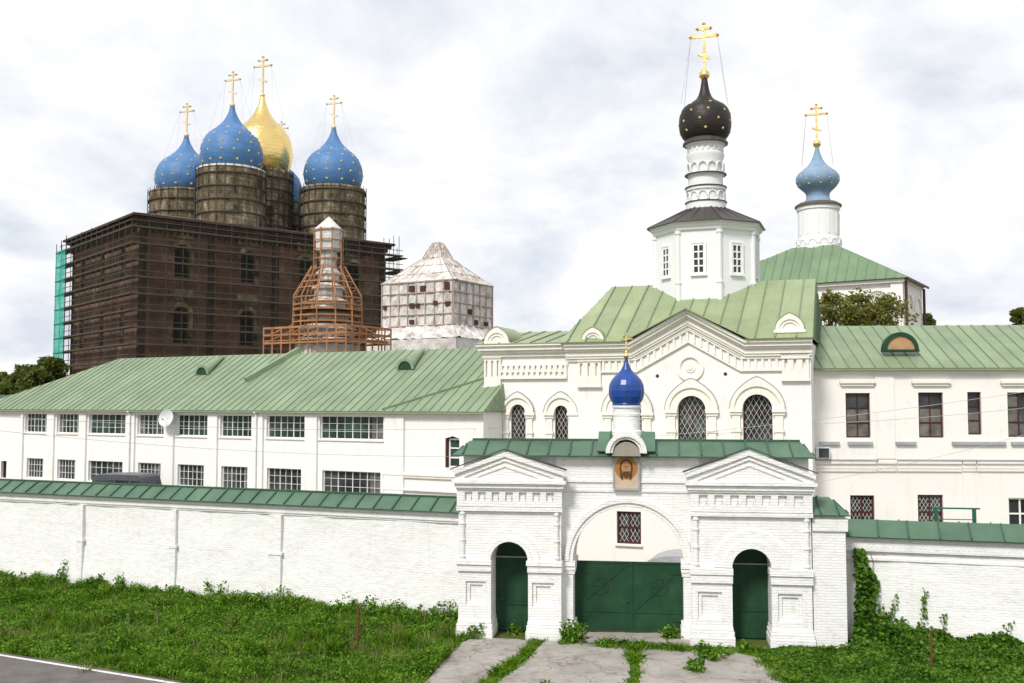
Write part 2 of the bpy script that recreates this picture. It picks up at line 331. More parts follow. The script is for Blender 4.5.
    def seamed(s, pts, step=.6, th=.05, sw=.04, sh=.05, off=.0, kseam=1):
        """a standing-seam roof slope: sheet plus raised seams running up the slope"""
        P = [Vector(p) for p in pts]
        nn = (P[1]-P[0]).cross(P[2]-P[0]).normalized()
        if nn.z < 0: nn = -nn
        e1 = Vector((0, 0, 1)).cross(nn).normalized(); e2 = nn.cross(e1)
        poly = [((p-P[0]).dot(e1), (p-P[0]).dot(e2)) for p in P]; xs = [q[0] for q in poly]
        x = min(xs) + step*(.5+off)
        cuts = [min(xs)]
        def strip(xa, xb):
            Q = poly
            for lim, sg in ((xa, 1), (xb, -1)):
                o = []
                for i in range(len(Q)):
                    a, b = Q[i], Q[(i+1) % len(Q)]; da, db = (a[0]-lim)*sg, (b[0]-lim)*sg
                    if da >= 0: o.append(a)
                    if (da > 0) != (db > 0) and abs(da-db) > 1e-9: t = da/(da-db); o.append((lim, a[1]+(b[1]-a[1])*t))
                Q = o
                if len(Q) < 3: return
            ded = []
            for q in Q:
                if not ded or (abs(q[0]-ded[-1][0])+abs(q[1]-ded[-1][1])) > 1e-4: ded.append(q)
            if len(ded) > 2 and (abs(ded[0][0]-ded[-1][0])+abs(ded[0][1]-ded[-1][1])) < 1e-4: ded.pop()
            if len(ded) < 3: return
            tl = random.uniform(-.006, .006); mid = (xa+xb)/2
            V3 = [P[0] + e1*q[0] + e2*q[1] + nn*(tl*(q[0]-mid)/max(.1, xb-xa)*2) for q in ded]; n = len(V3)
            s.add(V3 + [p_ - nn*th for p_ in V3], [tuple(range(n)), tuple(range(2*n-1, n-1, -1))] + [(i, (i+1) % n, n+(i+1) % n, n+i) for i in range(n)])
        while x < max(xs):
            strip(cuts[-1], x); cuts.append(x)
            c = clip(poly, (x, 0), (0, 1))
            if c and c[1]-c[0] > .1:
                a = P[0] + e1*x + e2*(c[0]+.02) + nn*(sh/2+.002); b = P[0] + e1*x + e2*(c[1]-.02) + nn*(sh/2+.002)
                s.bar(a, b, sw, sh, nn, kseam)
            x += step*random.uniform(.97, 1.03)
        strip(cuts[-1], max(xs)+.01)
        return s
    def build(s, name, mats, parent=None, smooth=None, bevel=0):
        me = bpy.data.meshes.new(name); me.from_pydata(s.v, [], s.f)
        for m in (mats if isinstance(mats, (list, tuple)) else [mats]): me.materials.append(M[m] if isinstance(m, str) else m)
        me.polygons.foreach_set('material_index', s.m)
        bm = bmesh.new(); bm.from_mesh(me); bmesh.ops.recalc_face_normals(bm, faces=bm.faces); bm.to_mesh(me); bm.free()
        if smooth:
            me.polygons.foreach_set('use_smooth', [True]*len(me.polygons)); me.set_sharp_from_angle(angle=R(smooth))
        o = bpy.data.objects.new(name, me); COL.objects.link(o)
        if parent: o.parent = parent
        if bevel:
            b = o.modifiers.new('bevel', 'BEVEL'); b.width = bevel; b.segments = 1; b.limit_method = 'ANGLE'; b.angle_limit = R(40)
        return o
def tag(o, label=None, cat=None, group=None, kind=None):
    for k, x in (('label', label), ('category', cat), ('group', group), ('kind', kind)):
        if x: o[k] = x
    return o
def thing(name, label, cat, loc=(0, 0, 0), rz=0, group=None):
    o = bpy.data.objects.new(name, None); o.empty_display_size = .3; COL.objects.link(o); o.location = loc; o.rotation_euler = (0, 0, rz)
    return tag(o, label, cat, group)
def fthing(name, label, cat, F, group=None): return thing(name, label, cat, F.o, -F.a, group)
def kids(o): return [c for c in bpy.data.objects if c.parent is o]
def copy_tree(o, parent=None):
    c = o.copy(); COL.objects.link(c); c.parent = parent
    for ch in kids(o): copy_tree(ch, c)
    return c
def rect(u0, u1, z0, z1): return [(u0, z0), (u1, z0), (u1, z1), (u0, z1)]
def archhole(u0, u1, z0, zs, n=16):             # opening with a half-round head
    r = (u1-u0)/2; return [(u0, z0), (u1, z0)] + arc((u0+u1)/2, zs, r, 0, 180, n)

# ------------------------------------------------------------------ windows, domes, crosses
def rect_window(parent, u0, u1, z0, z1, v, cols, rows, mat='winw', glass='glass', fw=.07, bw=.035, sill=None, mull=(), lat=0, cur=None):
    m = MB(); m.plate(rect(u0, u1, z0, z1), [rect(u0+fw, u1-fw, z0+fw, z1-fw)], v, v+.08)
    for i in range(1, cols):
        u = u0 + (u1-u0)*i/cols; b = fw*.9 if i in mull else bw; m.box(u-b/2, u+b/2, v+.012, v+.065, z0+fw, z1-fw)
    for j in range(1, rows): z = z0 + (z1-z0)*j/rows; m.box(u0+fw, u1-fw, v+.018, v+.062, z-bw/2, z+bw/2)
    f = m.build('window', [mat], parent)
    MB().box(u0+.02, u1-.02, v+.07, v+.11, z0+.02, z1-.02).build('pane', glass, f)
    if cur:
        c0_, c1_, c2_ = cur; MB().box(u0+fw+(u1-u0-2*fw)*c0_, u0+fw+(u1-u0-2*fw)*c1_, v+.0655, v+.0695, z0+fw, z0+fw+(z1-z0-2*fw)*c2_).build('curtain', 'curtain', f)
    if lat:
        g = MB(); poly = rect(u0+fw, u1-fw, z0+fw, z1-fw); lattice(g, poly, v+.045, lat, .014); g.build('grille', 'lattice', f)
    if sill: MB().box(u0-.08, u1+.08, v-.24, v+.02, z0-.09, z0-.012).build('sill', sill, f)
    return f
def lattice(g, poly, v, step, w_=.017):
    us = [p[0] for p in poly]; zs = [p[1] for p in poly]; L = (max(us)-min(us)) + (max(zs)-min(zs))
    for sgn in (1, -1):
        x = -L
        while x < L:
            p = ((min(us)+max(us))/2 + x, min(zs)); d = (.5*sgn, .866); c = clip(poly, p, d)
            if c: g.bar((p[0]+d[0]*c[0], v, p[1]+d[1]*c[0]), (p[0]+d[0]*c[1], v, p[1]+d[1]*c[1]), w_, .02, (0, 1, 0))
            x += step
    # rings at the crossings make the mesh read as loops
def arch_window(parent, u0, u1, z0, zs, v, mat='winr', lat=.26):
    f_ = .07; m = MB(); out_ = archhole(u0, u1, z0, zs); inn = archhole(u0+f_, u1-f_, z0+f_, zs); m.plate(out_, [inn], v, v+.08)
    m.box(u0+f_, u1-f_, v+.015, v+.07, zs-.18-.035, zs-.18+.035); uc = (u0+u1)/2; m.box(uc-.03, uc+.03, v+.02, v+.065, z0+f_, zs-.216)
    f = m.build('window', mat, parent)
    MB().plate(archhole(u0+.02, u1-.02, z0+.02, zs), (), v+.075, v+.11).build('pane', 'glass', f)
    g = MB(); lattice(g, inn, v-.02, lat, .014); g.build('grille', 'lattice', f); return f
ONION = [(.74,0),(.88,.06),(.97,.15),(1.0,.26),(.98,.38),(.92,.47),(.80,.54),(.62,.59),(.45,.63),(.31,.68),(.235,.74),(.19,.80),(.15,.88),(.11,1.0)]
SQUAT = [(.82,0),(.94,.09),(1.0,.20),(1.0,.30),(.94,.42),(.80,.54),(.58,.63),(.38,.71),(.25,.79),(.16,.87),(.10,.94),(.08,1.0)]
WAIST = [(.78,0),(.66,.04),(.56,.09),(.51,.15),(.56,.22),(.75,.28),(.93,.35),(1.0,.43),(.97,.50),(.85,.56),(.63,.62),(.44,.68),(.30,.75),(.20,.83),(.13,.91),(.08,1.0)]
def smooth_profile(p, n=3):
    P = [Vector((a, b)) for a, b in p]
    for _ in range(n-1):
        Q = [P[0]]
        for a, b in zip(P, P[1:]): Q += [a*.75+b*.25, a*.25+b*.75]
        P = Q + [P[-1]]
    return [(q.x, q.y) for q in P]
def onion(name, parent, c, r, z0, h, mat, prof=ONION, seg=48, stars=0, star='gold_p', facet=False, smooth=40, ss=.05, rows=(.10, .24, .38, .51, .62)):
    m = MB(); pr = smooth_profile(prof, 1 if facet else 3); P = [(a*r, z0+b*h) for a, b in pr]; m.lathe(P, c, seg)
    if stars:
        for j, t in enumerate(rows):
            rr = np.interp(t, [b for a, b in pr], [a for a, b in pr])*r; r2 = np.interp(t+.03, [b for a, b in pr], [a for a, b in pr])*r
            sl_ = math.atan2(rr-r2, .03*h); n = max(5, int(round(stars*rr/r)))
            for i in range(n):
                a = 2*PI*(i + .5*(j % 2))/n + .13 + random.gauss(0, .03); er = Vector((math.cos(a), math.sin(a), 0)); et = Vector((-er.y, er.x, 0))
                nn = (er*math.cos(sl_) + Vector((0, 0, 1))*math.sin(sl_)).normalized(); up = nn.cross(et).normalized()
                ctr = Vector((c[0], c[1], z0+t*h)) + er*rr; R0 = r*ss; vsn = [ctr + nn*(r*.03)]
                for q in range(16):
                    R_ = R0 if q % 2 == 0 else R0*.5; b = 2*PI*q/16; vsn.append(ctr + nn*.01 + et*R_*math.cos(b) + up*R_*math.sin(b))
                m.add(vsn, [(0, q+1, (q+1) % 16+1) for q in range(16)], 1)
    return m.build(name, [mat, star], parent, smooth)
def cross(parent, c, z0, h, ball, mat='gold', yaw=0.0, guys=0, gz=0, gr=1):
    """orthodox cross above a ball, turned about its post by yaw"""
    x, y = c; d = Vector((math.cos(yaw), math.sin(yaw), 0)); B = Vector((x, y, 0)); m = MB(); t = h*.036
    P = lambda a, z: B + d*a + Vector((0, 0, z))
    up = d.cross(Vector((0, 0, 1)))
    m.bar(P(0, z0+ball*1.2), P(0, z0+h), t*1.3, t, up)
    m.bar(P(-h*.23, z0+h*.78), P(h*.23, z0+h*.78), t*1.3, t*1.02, up); m.bar(P(-h*.11, z0+h*.92), P(h*.11, z0+h*.92), t*1.1, t*1.04, up)
    m.bar(P(-h*.11, z0+h*.47), P(h*.11, z0+h*.38), t*1.1, t*1.06, up)
    for a, z in ((-h*.23, .78), (h*.23, .78), (0, 1.0), (-h*.11, .92), (h*.11, .92)):
        m.lathe([(.01, z0+h*z-t*1.1), (t*1.1, z0+h*z), (.01, z0+h*z+t*1.1)], (P(a, 0).x, P(a, 0).y), 8)
    o = m.build('cross', mat, parent)
    MB().lathe([(ball*math.sin(PI*i/10)+.01, z0 + ball*(1-math.cos(PI*i/10))) for i in range(11)], c, 20).build('ball', mat, o, 40)
    if guys:
        g = MB()
        for sx in (-1, 1):
            for sy in (-1, 1): g.tube(P(sx*h*.23, z0+h*.77), (x + d.x*sx*gr + up.x*sy*gr*.5, y + d.y*sx*gr + up.y*sy*gr*.5, gz), guys, 4)
        g.build('guy_chain', 'cable', o)
    return o
# ================================================================== SETTING
def sheet_obj(name, pts, z, mat, th=0):
    m = MB(); m.add([(p[0], p[1], z) for p in pts] + ([(p[0], p[1], z-th) for p in pts] if th else []),
        [tuple(range(len(pts)))] + ([(i, (i+1) % len(pts), len(pts)+(i+1) % len(pts), len(pts)+i) for i in range(len(pts))] if th else []))
    return tag(m.build(name, mat), kind='structure')
sheet_obj('ground', [(-900, -300), (900, -300), (900, 1500), (-900, 1500)], 0, 'soil')
# wall lines on the ground
WL0 = Vector((-24.6, 44.4, 0)); WLA = pt(-1, 402, 43.4); WLB = pt(459, 402, 35.2)
FW = Frame(459, 35.2, math.degrees(math.atan2(43.4-35.2, WLB.x-WLA.x)))      # left perimeter wall, u runs to 0 at the gatehouse
FR = Frame(850, 32.6, 16.5)                                                 # right perimeter wall
FG = Frame(650, 32.0, 8.0)                                                  # gatehouse
FL = Frame(350, 57.0, 28.6); FC = Frame(503, 54.7, 20.0); FB = Frame(812, 51.3, 4.0)
sheet_obj('courtyard', [(-120, 120), (-60, 62), FW.w(-24, .5)[:2], FW.w(.3, .5)[:2], FR.w(.5, .5)[:2], FR.w(22, .5)[:2], (60, 40), (120, 120)], .004, 'yard')
# road in the lower left corner
ra = gnd(0, 652.5); rb = gnd(200, 684.5); rd = (rb-ra).normalized(); rn = Vector((-rd.y, rd.x, 0))
if rn.y > 0: rn = -rn
A = ra - rd*60; B = rb + rd*80
sheet_obj('road', [A, B, B+rn*7.5, A+rn*7.5], .006, 'asphalt')
sheet_obj('road_marking', [A+rn*.16, B+rn*.16, B+rn*.29, A+rn*.29], .010, 'line')
# concrete slabs in front of the gate
def slab(pxs, z):
    P = [gnd(a, b) for a, b in pxs]; Q = []
    for a, b in zip(P, P[1:]+P[:1]):
        n = max(1, int((b-a).length/.22)); Q += [a.lerp(b, i/n) + Vector((random.gauss(0, .035), random.gauss(0, .035), 0)) for i in range(n)]
    m = MB(); m.plate([(p.x, p.y) for p in Q], (), z-.2, z, axis='z'); return tag(m.build('driveway', 'concrete'), kind='structure')
slab([(470, 638), (532, 641), (520, 655), (470, 690), (455, 720), (400, 720), (430, 676), (452, 652)], .035)
slab([(545, 642), (628, 648), (629, 690), (632, 730), (440, 730), (490, 690), (528, 660)], .045)
slab([(640, 649), (735, 654), (760, 660), (800, 676), (820, 730), (642, 730), (640, 690)], .04)
slab([(574, 634.5), (690, 637), (694, 646), (572, 643)], .10)

# ================================================================== GATEHOUSE
G = fthing('gatehouse', 'white brick gatehouse with green doors, two pediments and a small blue onion dome', 'gatehouse', FG)
U = lambda px, v=0: FG.u(px, v, 520); Z = lambda px, py, v=0: FG.z(px, py, v)
VC = .42; VB = 1.9                                                     # centre wall front, rear
eave = Z(640, 455.5, VC)
# centre wall with the big arch
acu = U(627.5, VC); ar = (U(682.5, VC)-U(572.5, VC))/2; asz = Z(627, 562, VC); cu0, cu1 = U(556, VC), U(700, VC)
zc_ = eave - .02
m = MB(); m.plate([(cu0, 0), (acu-ar, 0)] + list(reversed(arc(acu, asz, ar, 0, 180, 32))) + [(acu+ar, 0), (cu1, 0), (cu1, zc_), (cu0, zc_)], (), VC, VB)
wall_c = m.build('arch_wall', 'gate', G)
m = MB()
for r0, r1, d in ((ar+.005, ar+.13, .07), (ar+.13, ar+.27, .13)): m.ring(arc(acu, asz+.01, r1, 180, 0, 32), arc(acu, asz+.01, r0, 180, 0, 32), VC-d, VC+.05)
m.build('archivolt', 'gate', wall_c)
m = MB()
for s in (-1, 1):
    e = acu + s*ar; a, b = (e-.36, e+.07) if s < 0 else (e-.07, e+.36)
    m.box(a, b, VC-.10, VB-.1, asz-.16, asz); m.box(a, b, VC-.06, VB-.14, asz-.30, asz-.165); m.box(a+.02, b-.02, VC-.035, VB-.2, asz-.42, asz-.305)
    m.build('impost', 'gate', wall_c); m = MB()
    m.box(a-.02, b+.02, VC-.09, VB-.1, 0, .38); m.box(a, b, VC-.05, VB-.12, .38, .52); m.build('plinth', 'gate', wall_c); m = MB()
m = MB()
for y0, y1, d in ((480, 482.5, .05), (490, 492, .04)): m.box(cu0, cu1, VC-d, VC+.02, Z(628, y1, VC), Z(628, y0, VC))
m.box(cu0, cu1, VC-.06, VC+.02, eave-.16, eave-.03); m.build('string_course', 'gate', wall_c)
# end blocks behind the portals
m = MB(); m.box(U(460)+.02, cu0-.002, 1.3, VB-.05, 0, zc_); m.box(U(460)+.02, cu0-.002, .5, 1.298, Z(500, 486), zc_); m.build('side_block', 'gate', G)
m = MB(); m.box(cu1+.002, U(812), 1.3, VB-.05, 0, zc_); m.box(cu1+.002, U(812), .5, 1.298, Z(750, 488), zc_); m.build('side_block', 'gate', G)
def portal(L, Rr, d0, d1, top_arch, ocx, rings, imp, corn, frz, band, ped, niches, door_bot):
    """one projecting doorway bay: all figures are picture coordinates of its front plane"""
    cx = (L+Rr)/2; u0, u1 = U(L), U(Rr); du0, du1 = U(d0), U(d1); dr = (du1-du0)/2; duc = (du0+du1)/2; zs = Z(cx, top_arch) - dr
    zt = Z(cx, corn[0]); door = [(du0, 0)] + list(reversed(arc(duc, zs, dr, 0, 180, 22))) + [(du1, 0)]
    m = MB(); zb = Z(cx, band[1])
    outer = [(u0, 0)] + door + [(u1, 0), (u1, zt), (u0, zt)]
    holes = []
    for a, b, y0, y1 in niches: holes.append(rect(U(a), U(b), Z(cx, y1), Z(cx, y0)))
    m.plate(outer, holes, 0, .13); m.plate(outer, (), .132, 1.28)
    for a, b, y0, y1 in niches:                                       # inner stepped panel
        ua, ub, za, zb_ = U(a), U(b), Z(cx, y1), Z(cx, y0); s = .12; m.plate(rect(ua+.002, ub-.002, za+.002, zb_-.002), [rect(ua+s, ub-s, za+s, zb_-s)], .07, .131)
    p = m.build('portal', 'gate', G)
    m = MB(); f0, f1 = Z(cx, frz[1]), Z(cx, frz[0]); n = 7; du = (u1-u0)/(n+.55); fh = f1-f0; hs = []
    for i in range(n): a = u0 + du*(.5+i); hs.append(rect(a, a+du*.56, f0+fh*.34, f1-fh*.14))
    m.plate(rect(u0-.04, u1+.04, f0, f1), hs, -.10, -.002)
    for i in range(n): a = u0 + du*(.5+i); m.box(a+du*.2, a+du*.44, -.07, -.003, f0+fh*.34+.003, f1-fh*.36)
    m.build('frieze', 'gate', p)
    m = MB(); c0, c1 = Z(cx, corn[1]), zt
    hgt = c1-c0
    m.box(u0-.06, u1+.06, -.16, -.003, f1+.003, f1+(c0-f1)*.5); m.box(u0-.10, u1+.10, -.21, -.003, c0-(c0-f1)*.48, c0+hgt*.45); m.box(u0-.17, u1+.17, -.30, .5, c0+hgt*.46, c1)
    bz0, bz1 = Z(cx, band[1]), Z(cx, band[0]); m.box(u0-.05, u1+.05, -.12, -.003, bz0, bz1)
    m.build('cornice', 'gate', p)
    # pediment
    (xl, yl), (xa, ya), (xr, yr) = ped; V = -.28; za = Z(xa, ya, V); zl = Z(xl, yl, V); ul, ur, ua = U(xl, V), U(xr, V), U(xa, V)
    th = .30
    m = MB(); m.plate([(ul+.10, c1+.002), (ur-.10, c1+.002), (ur-.10, zl-.02), (ua, za-.08), (ul+.10, zl-.02)], (), -.20, .20)
    m.plate([(ul+.04, zl-.16), (ua, za-.22), (ur-.04, zl-.16), (ur-.04, zl-.03), (ua, za-.06), (ul+.04, zl-.03)], (), -.30, -.203)
    m.plate([(ul+.42, zl-.22), (ua, za-.36), (ur-.42, zl-.22), (ur-.42, zl-.17), (ua, za-.28), (ul+.42, zl-.17)], (), -.255, -.204)
    sc = .52; uc = ua; zz0 = c1+.10
    m.plate([(uc-(uc-ul)*sc, zz0), (uc-(uc-ul)*sc+.0, zz0+.05), (uc, zz0+(za-zl)*sc*1.15), (uc+(ur-uc)*sc, zz0+.05), (uc+(ur-uc)*sc, zz0), (uc, zz0+(za-zl)*sc*1.15-.06)], (), -.235, -.203)
    m.build('pediment', 'gate', p)
    m = MB(); t = .045
    for a, b in (((ul-.03, zl), (ua, za)), ((ua, za), (ur+.03, zl))): m.sheet([(a[0], -.36, a[1]+t), (b[0], -.36, b[1]+t), (b[0], -.12, b[1]+t), (a[0], -.12, a[1]+t)], .035)
    m.build('pediment_roof', 'tin_dark', p)
    # arch rings
    m = MB(); rz = zs
    ro = [(U(ocx+q)-U(ocx)) for q in rings]
    m.ring(arc(duc, rz, ro[0], 180, 0, 28), arc(duc, rz, ro[1], 180, 0, 28), -.06, -.002); m.ring(arc(duc, rz, ro[1]-.002, 180, 0, 28), arc(duc, rz, dr+.002, 180, 0, 28), -.11, .02)
    m.build('archivolt', 'gate', p)
    # imposts and plinths
    i0, i1 = Z(cx, imp[1]), Z(cx, imp[0]); ih = i1-i0; m = MB()
    for a, b in ((u0-.03, du0+.02), (du1-.02, u1+.03)):
        m.box(a-.03, b+.01, -.13, .6, i0+ih*.55, i1); m.box(a, b, -.08, .55, i0, i0+ih*.55); m.build('impost', 'gate', p, bevel=.015); m = MB()
    for a, b in ((u0-.02, du0+.02), (du1-.02, u1+.02)):
        m.box(a-.05, b+.05, -.15, 1.25, 0, .30); m.box(a-.03, b+.03, -.10, 1.2, .30, .46); m.box(a, b, -.05, 1.1, .46, .58); m.build('plinth', 'gate', p, bevel=.02); m = MB()
                                                            # colonnettes with rings
    for e in (u0+.14, u1-.14):
        m.lathe([(.075, i1), (.075, bz0)], (e, -.03), 12)
        for t_ in (.06, .40, .74, .94): z = i1 + (bz0-i1)*t_; m.lathe([(.07, z-.04), (.10, z-.025), (.10, z+.025), (.07, z+.04)], (e, -.03), 12)
        m.build('colonnette', 'gate', p, 40); m = MB()
    # door leaf
    m = MB(); zb0 = Z(cx, door_bot); v = 1.02
    m.plate([(du0-.02, .02), (du1+.02, .02), (du1+.02, zs-.06), (du0-.02, zs-.06)], (), v, v+.06)
    for k in range(1, 4): uu = du0+(du1-du0)*k/4; m.box(uu-.008, uu+.008, v-.008, v-.001, .1, zs-.1)
    m.box(du0, du1, v-.03, v-.001, .9, .98); m.box(du0, du1, v-.03, v-.001, .06, .16)
    d = m.build('door', 'door', G)
    m = MB(); m.plate([(du0-.02, zs-.02)] + list(reversed(arc(duc, zs-.02, dr+.02, 0, 180, 16))) + [(du1+.02, zs-.02)], (), v+.1, v+.14); m.build('fanlight', 'door', d)
    m = MB(); m.box(du0, du1, v-.03, v+.10, zs-.058, zs-.022); m.build('transom', 'flash_shade', d)
    m = MB(); m.box(du0+.1, du0+.14, v-.06, v-.002, 1.15, 1.35); m.build('handle', 'door', d)
portal(458.5, 561, 491, 528, 541.5, 504.5, (30, 23), (560, 572), (480, 486), (489.5, 506.5), (507, 511), ((451, 470), (504.6, 450), (566, 472)),
       [(466, 486, 582, 606), (532, 554, 582, 606)], 631)
portal(691, 811, 731.5, 770.5, 548.5, 750.6, (38, 28), (568.5, 584), (482, 488), (492.5, 512), (512.5, 516.5), ((684, 473), (750, 448.5), (818, 472.5)),
       [(697, 721, 593, 621), (777, 801, 593, 621)], 642)
# buttress on the right with a hipped tin cap
bu0, bu1 = U(812.5), U(846); bz = Z(830, 515)
m = MB(); m.box(bu0, bu1, .12, 1.7, 0, bz-.02); m.box(bu0, bu1+.07, .05, 1.75, Z(830, 531.5), Z(830, 519))
bt = m.build('buttress', 'gate', G)
m = MB(); e = .12; ua_, ub_ = bu0-.02, bu1+e; zt = Z(830, 497.5, .7); va, vb = -.06, 1.85; vm = .9; uh = U(829, .9)
m.seamed([(ua_, va, bz), (ub_, va, bz), (uh, vm, zt), (ua_, vm, zt)], .55, .04, kseam=1); m.seamed([(ub_, va, bz), (ub_, vb, bz), (uh, vm, zt)], .55, .04); m.seamed([(ub_, vb, bz), (ua_, vb, bz), (ua_, vm, zt), (uh, vm, zt)], .55, .04)
m.build('buttress_roof', ['roof_g', 'seam_g'], bt)
# main hipped roof
e0, e1 = U(452, .1), U(816.5, .1); va, vb = VC-.34, VB+.3; vm = (va+vb)/2; zr = FG.z(640, 440.5, vm); h0, h1 = FG.u(473, vm), FG.u(799, vm); ze = eave
m = MB(); m.seamed([(e0, va, ze), (e1, va, ze), (h1, vm, zr), (h0, vm, zr)], .70, .05, .045, .05); m.seamed([(e1, vb, ze), (e0, vb, ze), (h0, vm, zr), (h1, vm, zr)], .70)
m.seamed([(e0, vb, ze), (e0, va, ze), (h0, vm, zr)], .6); m.seamed([(e1, va, ze), (e1, vb, ze), (h1, vm, zr)], .6)
m.bar((h0, vm, zr+.02), (h1, vm, zr+.02), .10, .06, k=1); m.build('roof', ['roof_g', 'seam_g'], G)
# raised saddle, kokoshnik niche, drum, dome
k0, k1 = FG.u(597, VC-.3), FG.u(655, VC-.3); kc = FG.u(626, VC-.35); zk = FG.z(626, 431.5, vm)
m = MB(); m.seamed([(k0, va+.04, ze+.16), (k1, va+.04, ze+.16), (k1, vm, zk), (k0, vm, zk)], .8); m.seamed([(k1, vb, ze+.1), (k0, vb, ze+.1), (k0, vm, zk), (k1, vm, zk)], .8)
m.plate([(va+.05, ze+.03), (vb, ze+.03), (vm, zk-.05)], (), k0+.02, k0+.05, axis='u'); m.plate([(va+.05, ze+.03), (vb, ze+.03), (vm, zk-.05)], (), k1-.05, k1-.02, axis='u'); m.build('saddle_roof', ['roof_g', 'seam_g'], G)
kr = (FG.u(646.5, VC-.4)-FG.u(605.5, VC-.4))/2; kz = FG.z(626, 453, VC-.4)
m = MB(); m.ring(ogee(kc, kz, kr, .06), arc(kc, kz, kr*.80, 180, 0, 28), VC-.56, VC+.3); m.ring(arc(kc, kz, kr*.82, 180, 0, 28), arc(kc, kz, kr*.66, 180, 0, 28), VC-.48, VC+.3)
ko = m.build('kokoshnik', 'gate', G)
m = MB(); m.plate(arc(kc, kz-.10, kr*.70, 180, 0, 20), (), VC-.42, VC-.36); m.build('niche_back', 'niche', ko)  # flat grey-brown back plate, darker than the arch around it
# icon panel with a painted face on a cloth
iu0, iu1 = FG.u(614, VC-.1), FG.u(637.5, VC-.1); iz0, iz1 = FG.z(626, 488, VC-.1), FG.z(626, 454.5, VC-.1); ic = (iu0+iu1)/2; VI = VC-.5; iw = (iu1-iu0)/2; ih = iz1-iz0; v = VC-.16
m = MB(); m.plate([(iu0, iz0), (iu1, iz0), (iu1, iz1-ih*.12), (ic+iw*.55, iz1-ih*.02), (ic, iz1-ih*.07), (ic-iw*.55, iz1-ih*.02), (iu0, iz1-ih*.12)], (), v, v+.14); icon = m.build('icon', 'cloth', G); m = MB(); m.box(iu0-.05, iu0-.003, v-.03, v+.14, iz0, iz1-ih*.12); m.box(iu1+.003, iu1+.05, v-.03, v+.14, iz0, iz1-ih*.12); m.build('frame', 'flash_shade', icon)
MB().box(iu0-.03, iu1+.03, v-.03, v+.14, iz0-.06, iz0-.002).build('icon_ledge', 'flash_shade', icon)
hz = iz0+ih*.60; el = lambda cx, cz, a, b, n=28: [(cx+a*math.cos(2*PI*i/n), cz+b*math.sin(2*PI*i/n)) for i in range(n)]
m = MB(); m.plate(el(ic, hz, iw*.97, iw*.97), (), v-.006, v-.001); m.build('halo', 'halo', icon)
m = MB(); m.plate([(ic-iw*.5, hz-ih*.30), (ic-iw*.30, hz-ih*.37), (ic-iw*.22, hz-ih*.2), (ic+iw*.22, hz-ih*.2), (ic+iw*.30, hz-ih*.37), (ic+iw*.5, hz-ih*.30), (ic+iw*.56, hz), (ic+iw*.5, hz+iw*.4), (ic+iw*.25, hz+iw*.68), (ic, hz+iw*.73), (ic-iw*.25, hz+iw*.68), (ic-iw*.5, hz+iw*.4), (ic-iw*.56, hz)], (), v-.012, v-.007)
m.plate([(ic-iw*.3, hz-iw*.28), (ic+iw*.3, hz-iw*.28), (ic+iw*.2, hz-iw*.72), (ic+.02, hz-iw*.86), (ic-.02, hz-iw*.86), (ic-iw*.2, hz-iw*.72)], (), v-.024, v-.019); m.build('hair', 'hair', icon)
m = MB(); m.plate(el(ic, hz-iw*.02, iw*.40, iw*.60), (), v-.018, v-.013); m.build('face', 'skin', icon)
m = MB()
for s in (-1, 1):
    m.plate(el(ic+s*iw*.14, hz+iw*.10, iw*.075, iw*.035, 10), (), v-.022, v-.0185); m.box(ic+s*iw*.14-iw*.1, ic+s*iw*.14+iw*.1, v-.022, v-.0185, hz+iw*.17, hz+iw*.195)
m.box(ic-iw*.03, ic+iw*.03, v-.022, v-.0185, hz-iw*.13, hz+iw*.12); m.box(ic-iw*.1, ic+iw*.1, v-.0275, v-.0245, hz-iw*.31, hz-iw*.28); m.build('facial_features', 'hair', icon)
dv = vm; dc = FG.u(626.5, dv); dr = (FG.u(640, dv)-FG.u(613, dv))/2; dz1 = FG.z(626, 405.5, dv)
m = MB(); m.lathe([(dr*1.14, zk-.35), (dr*1.14, zk+.02), (dr, zk+.05), (dr, dz1-.35), (dr*1.05, dz1-.33), (dr*1.05, dz1-.26), (dr*.98, dz1-.24), (dr*.98, dz1-.08), (dr*1.1, dz1-.06), (dr*1.1, dz1)], (dc, dv), 28); m.build('drum', 'gate', G, 35)
dR = (FG.u(644.3, dv)-FG.u(608.5, dv))/2; dtop = FG.z(626, 358, dv)
dm = onion('dome', G, (dc, dv), dR, dz1+.02, dtop-dz1, 'blue_d', [(.68,0),(.86,.07),(.97,.17),(1.0,.30),(.96,.42),(.84,.52),(.66,.60),(.46,.67),(.30,.74),(.19,.82),(.12,.90),(.07,1.0)], 20, facet=True, smooth=None)
MB().lathe([(dR*.80, dz1+.005), (dR*.80, dz1+.05), (dR*.74, dz1+.12)], (dc, dv), 28).build('dome_skirt', 'blue_d', dm)
cross(dm, (dc, dv), dtop-.02, FG.z(626, 333, dv)-dtop, .085, yaw=-.1)
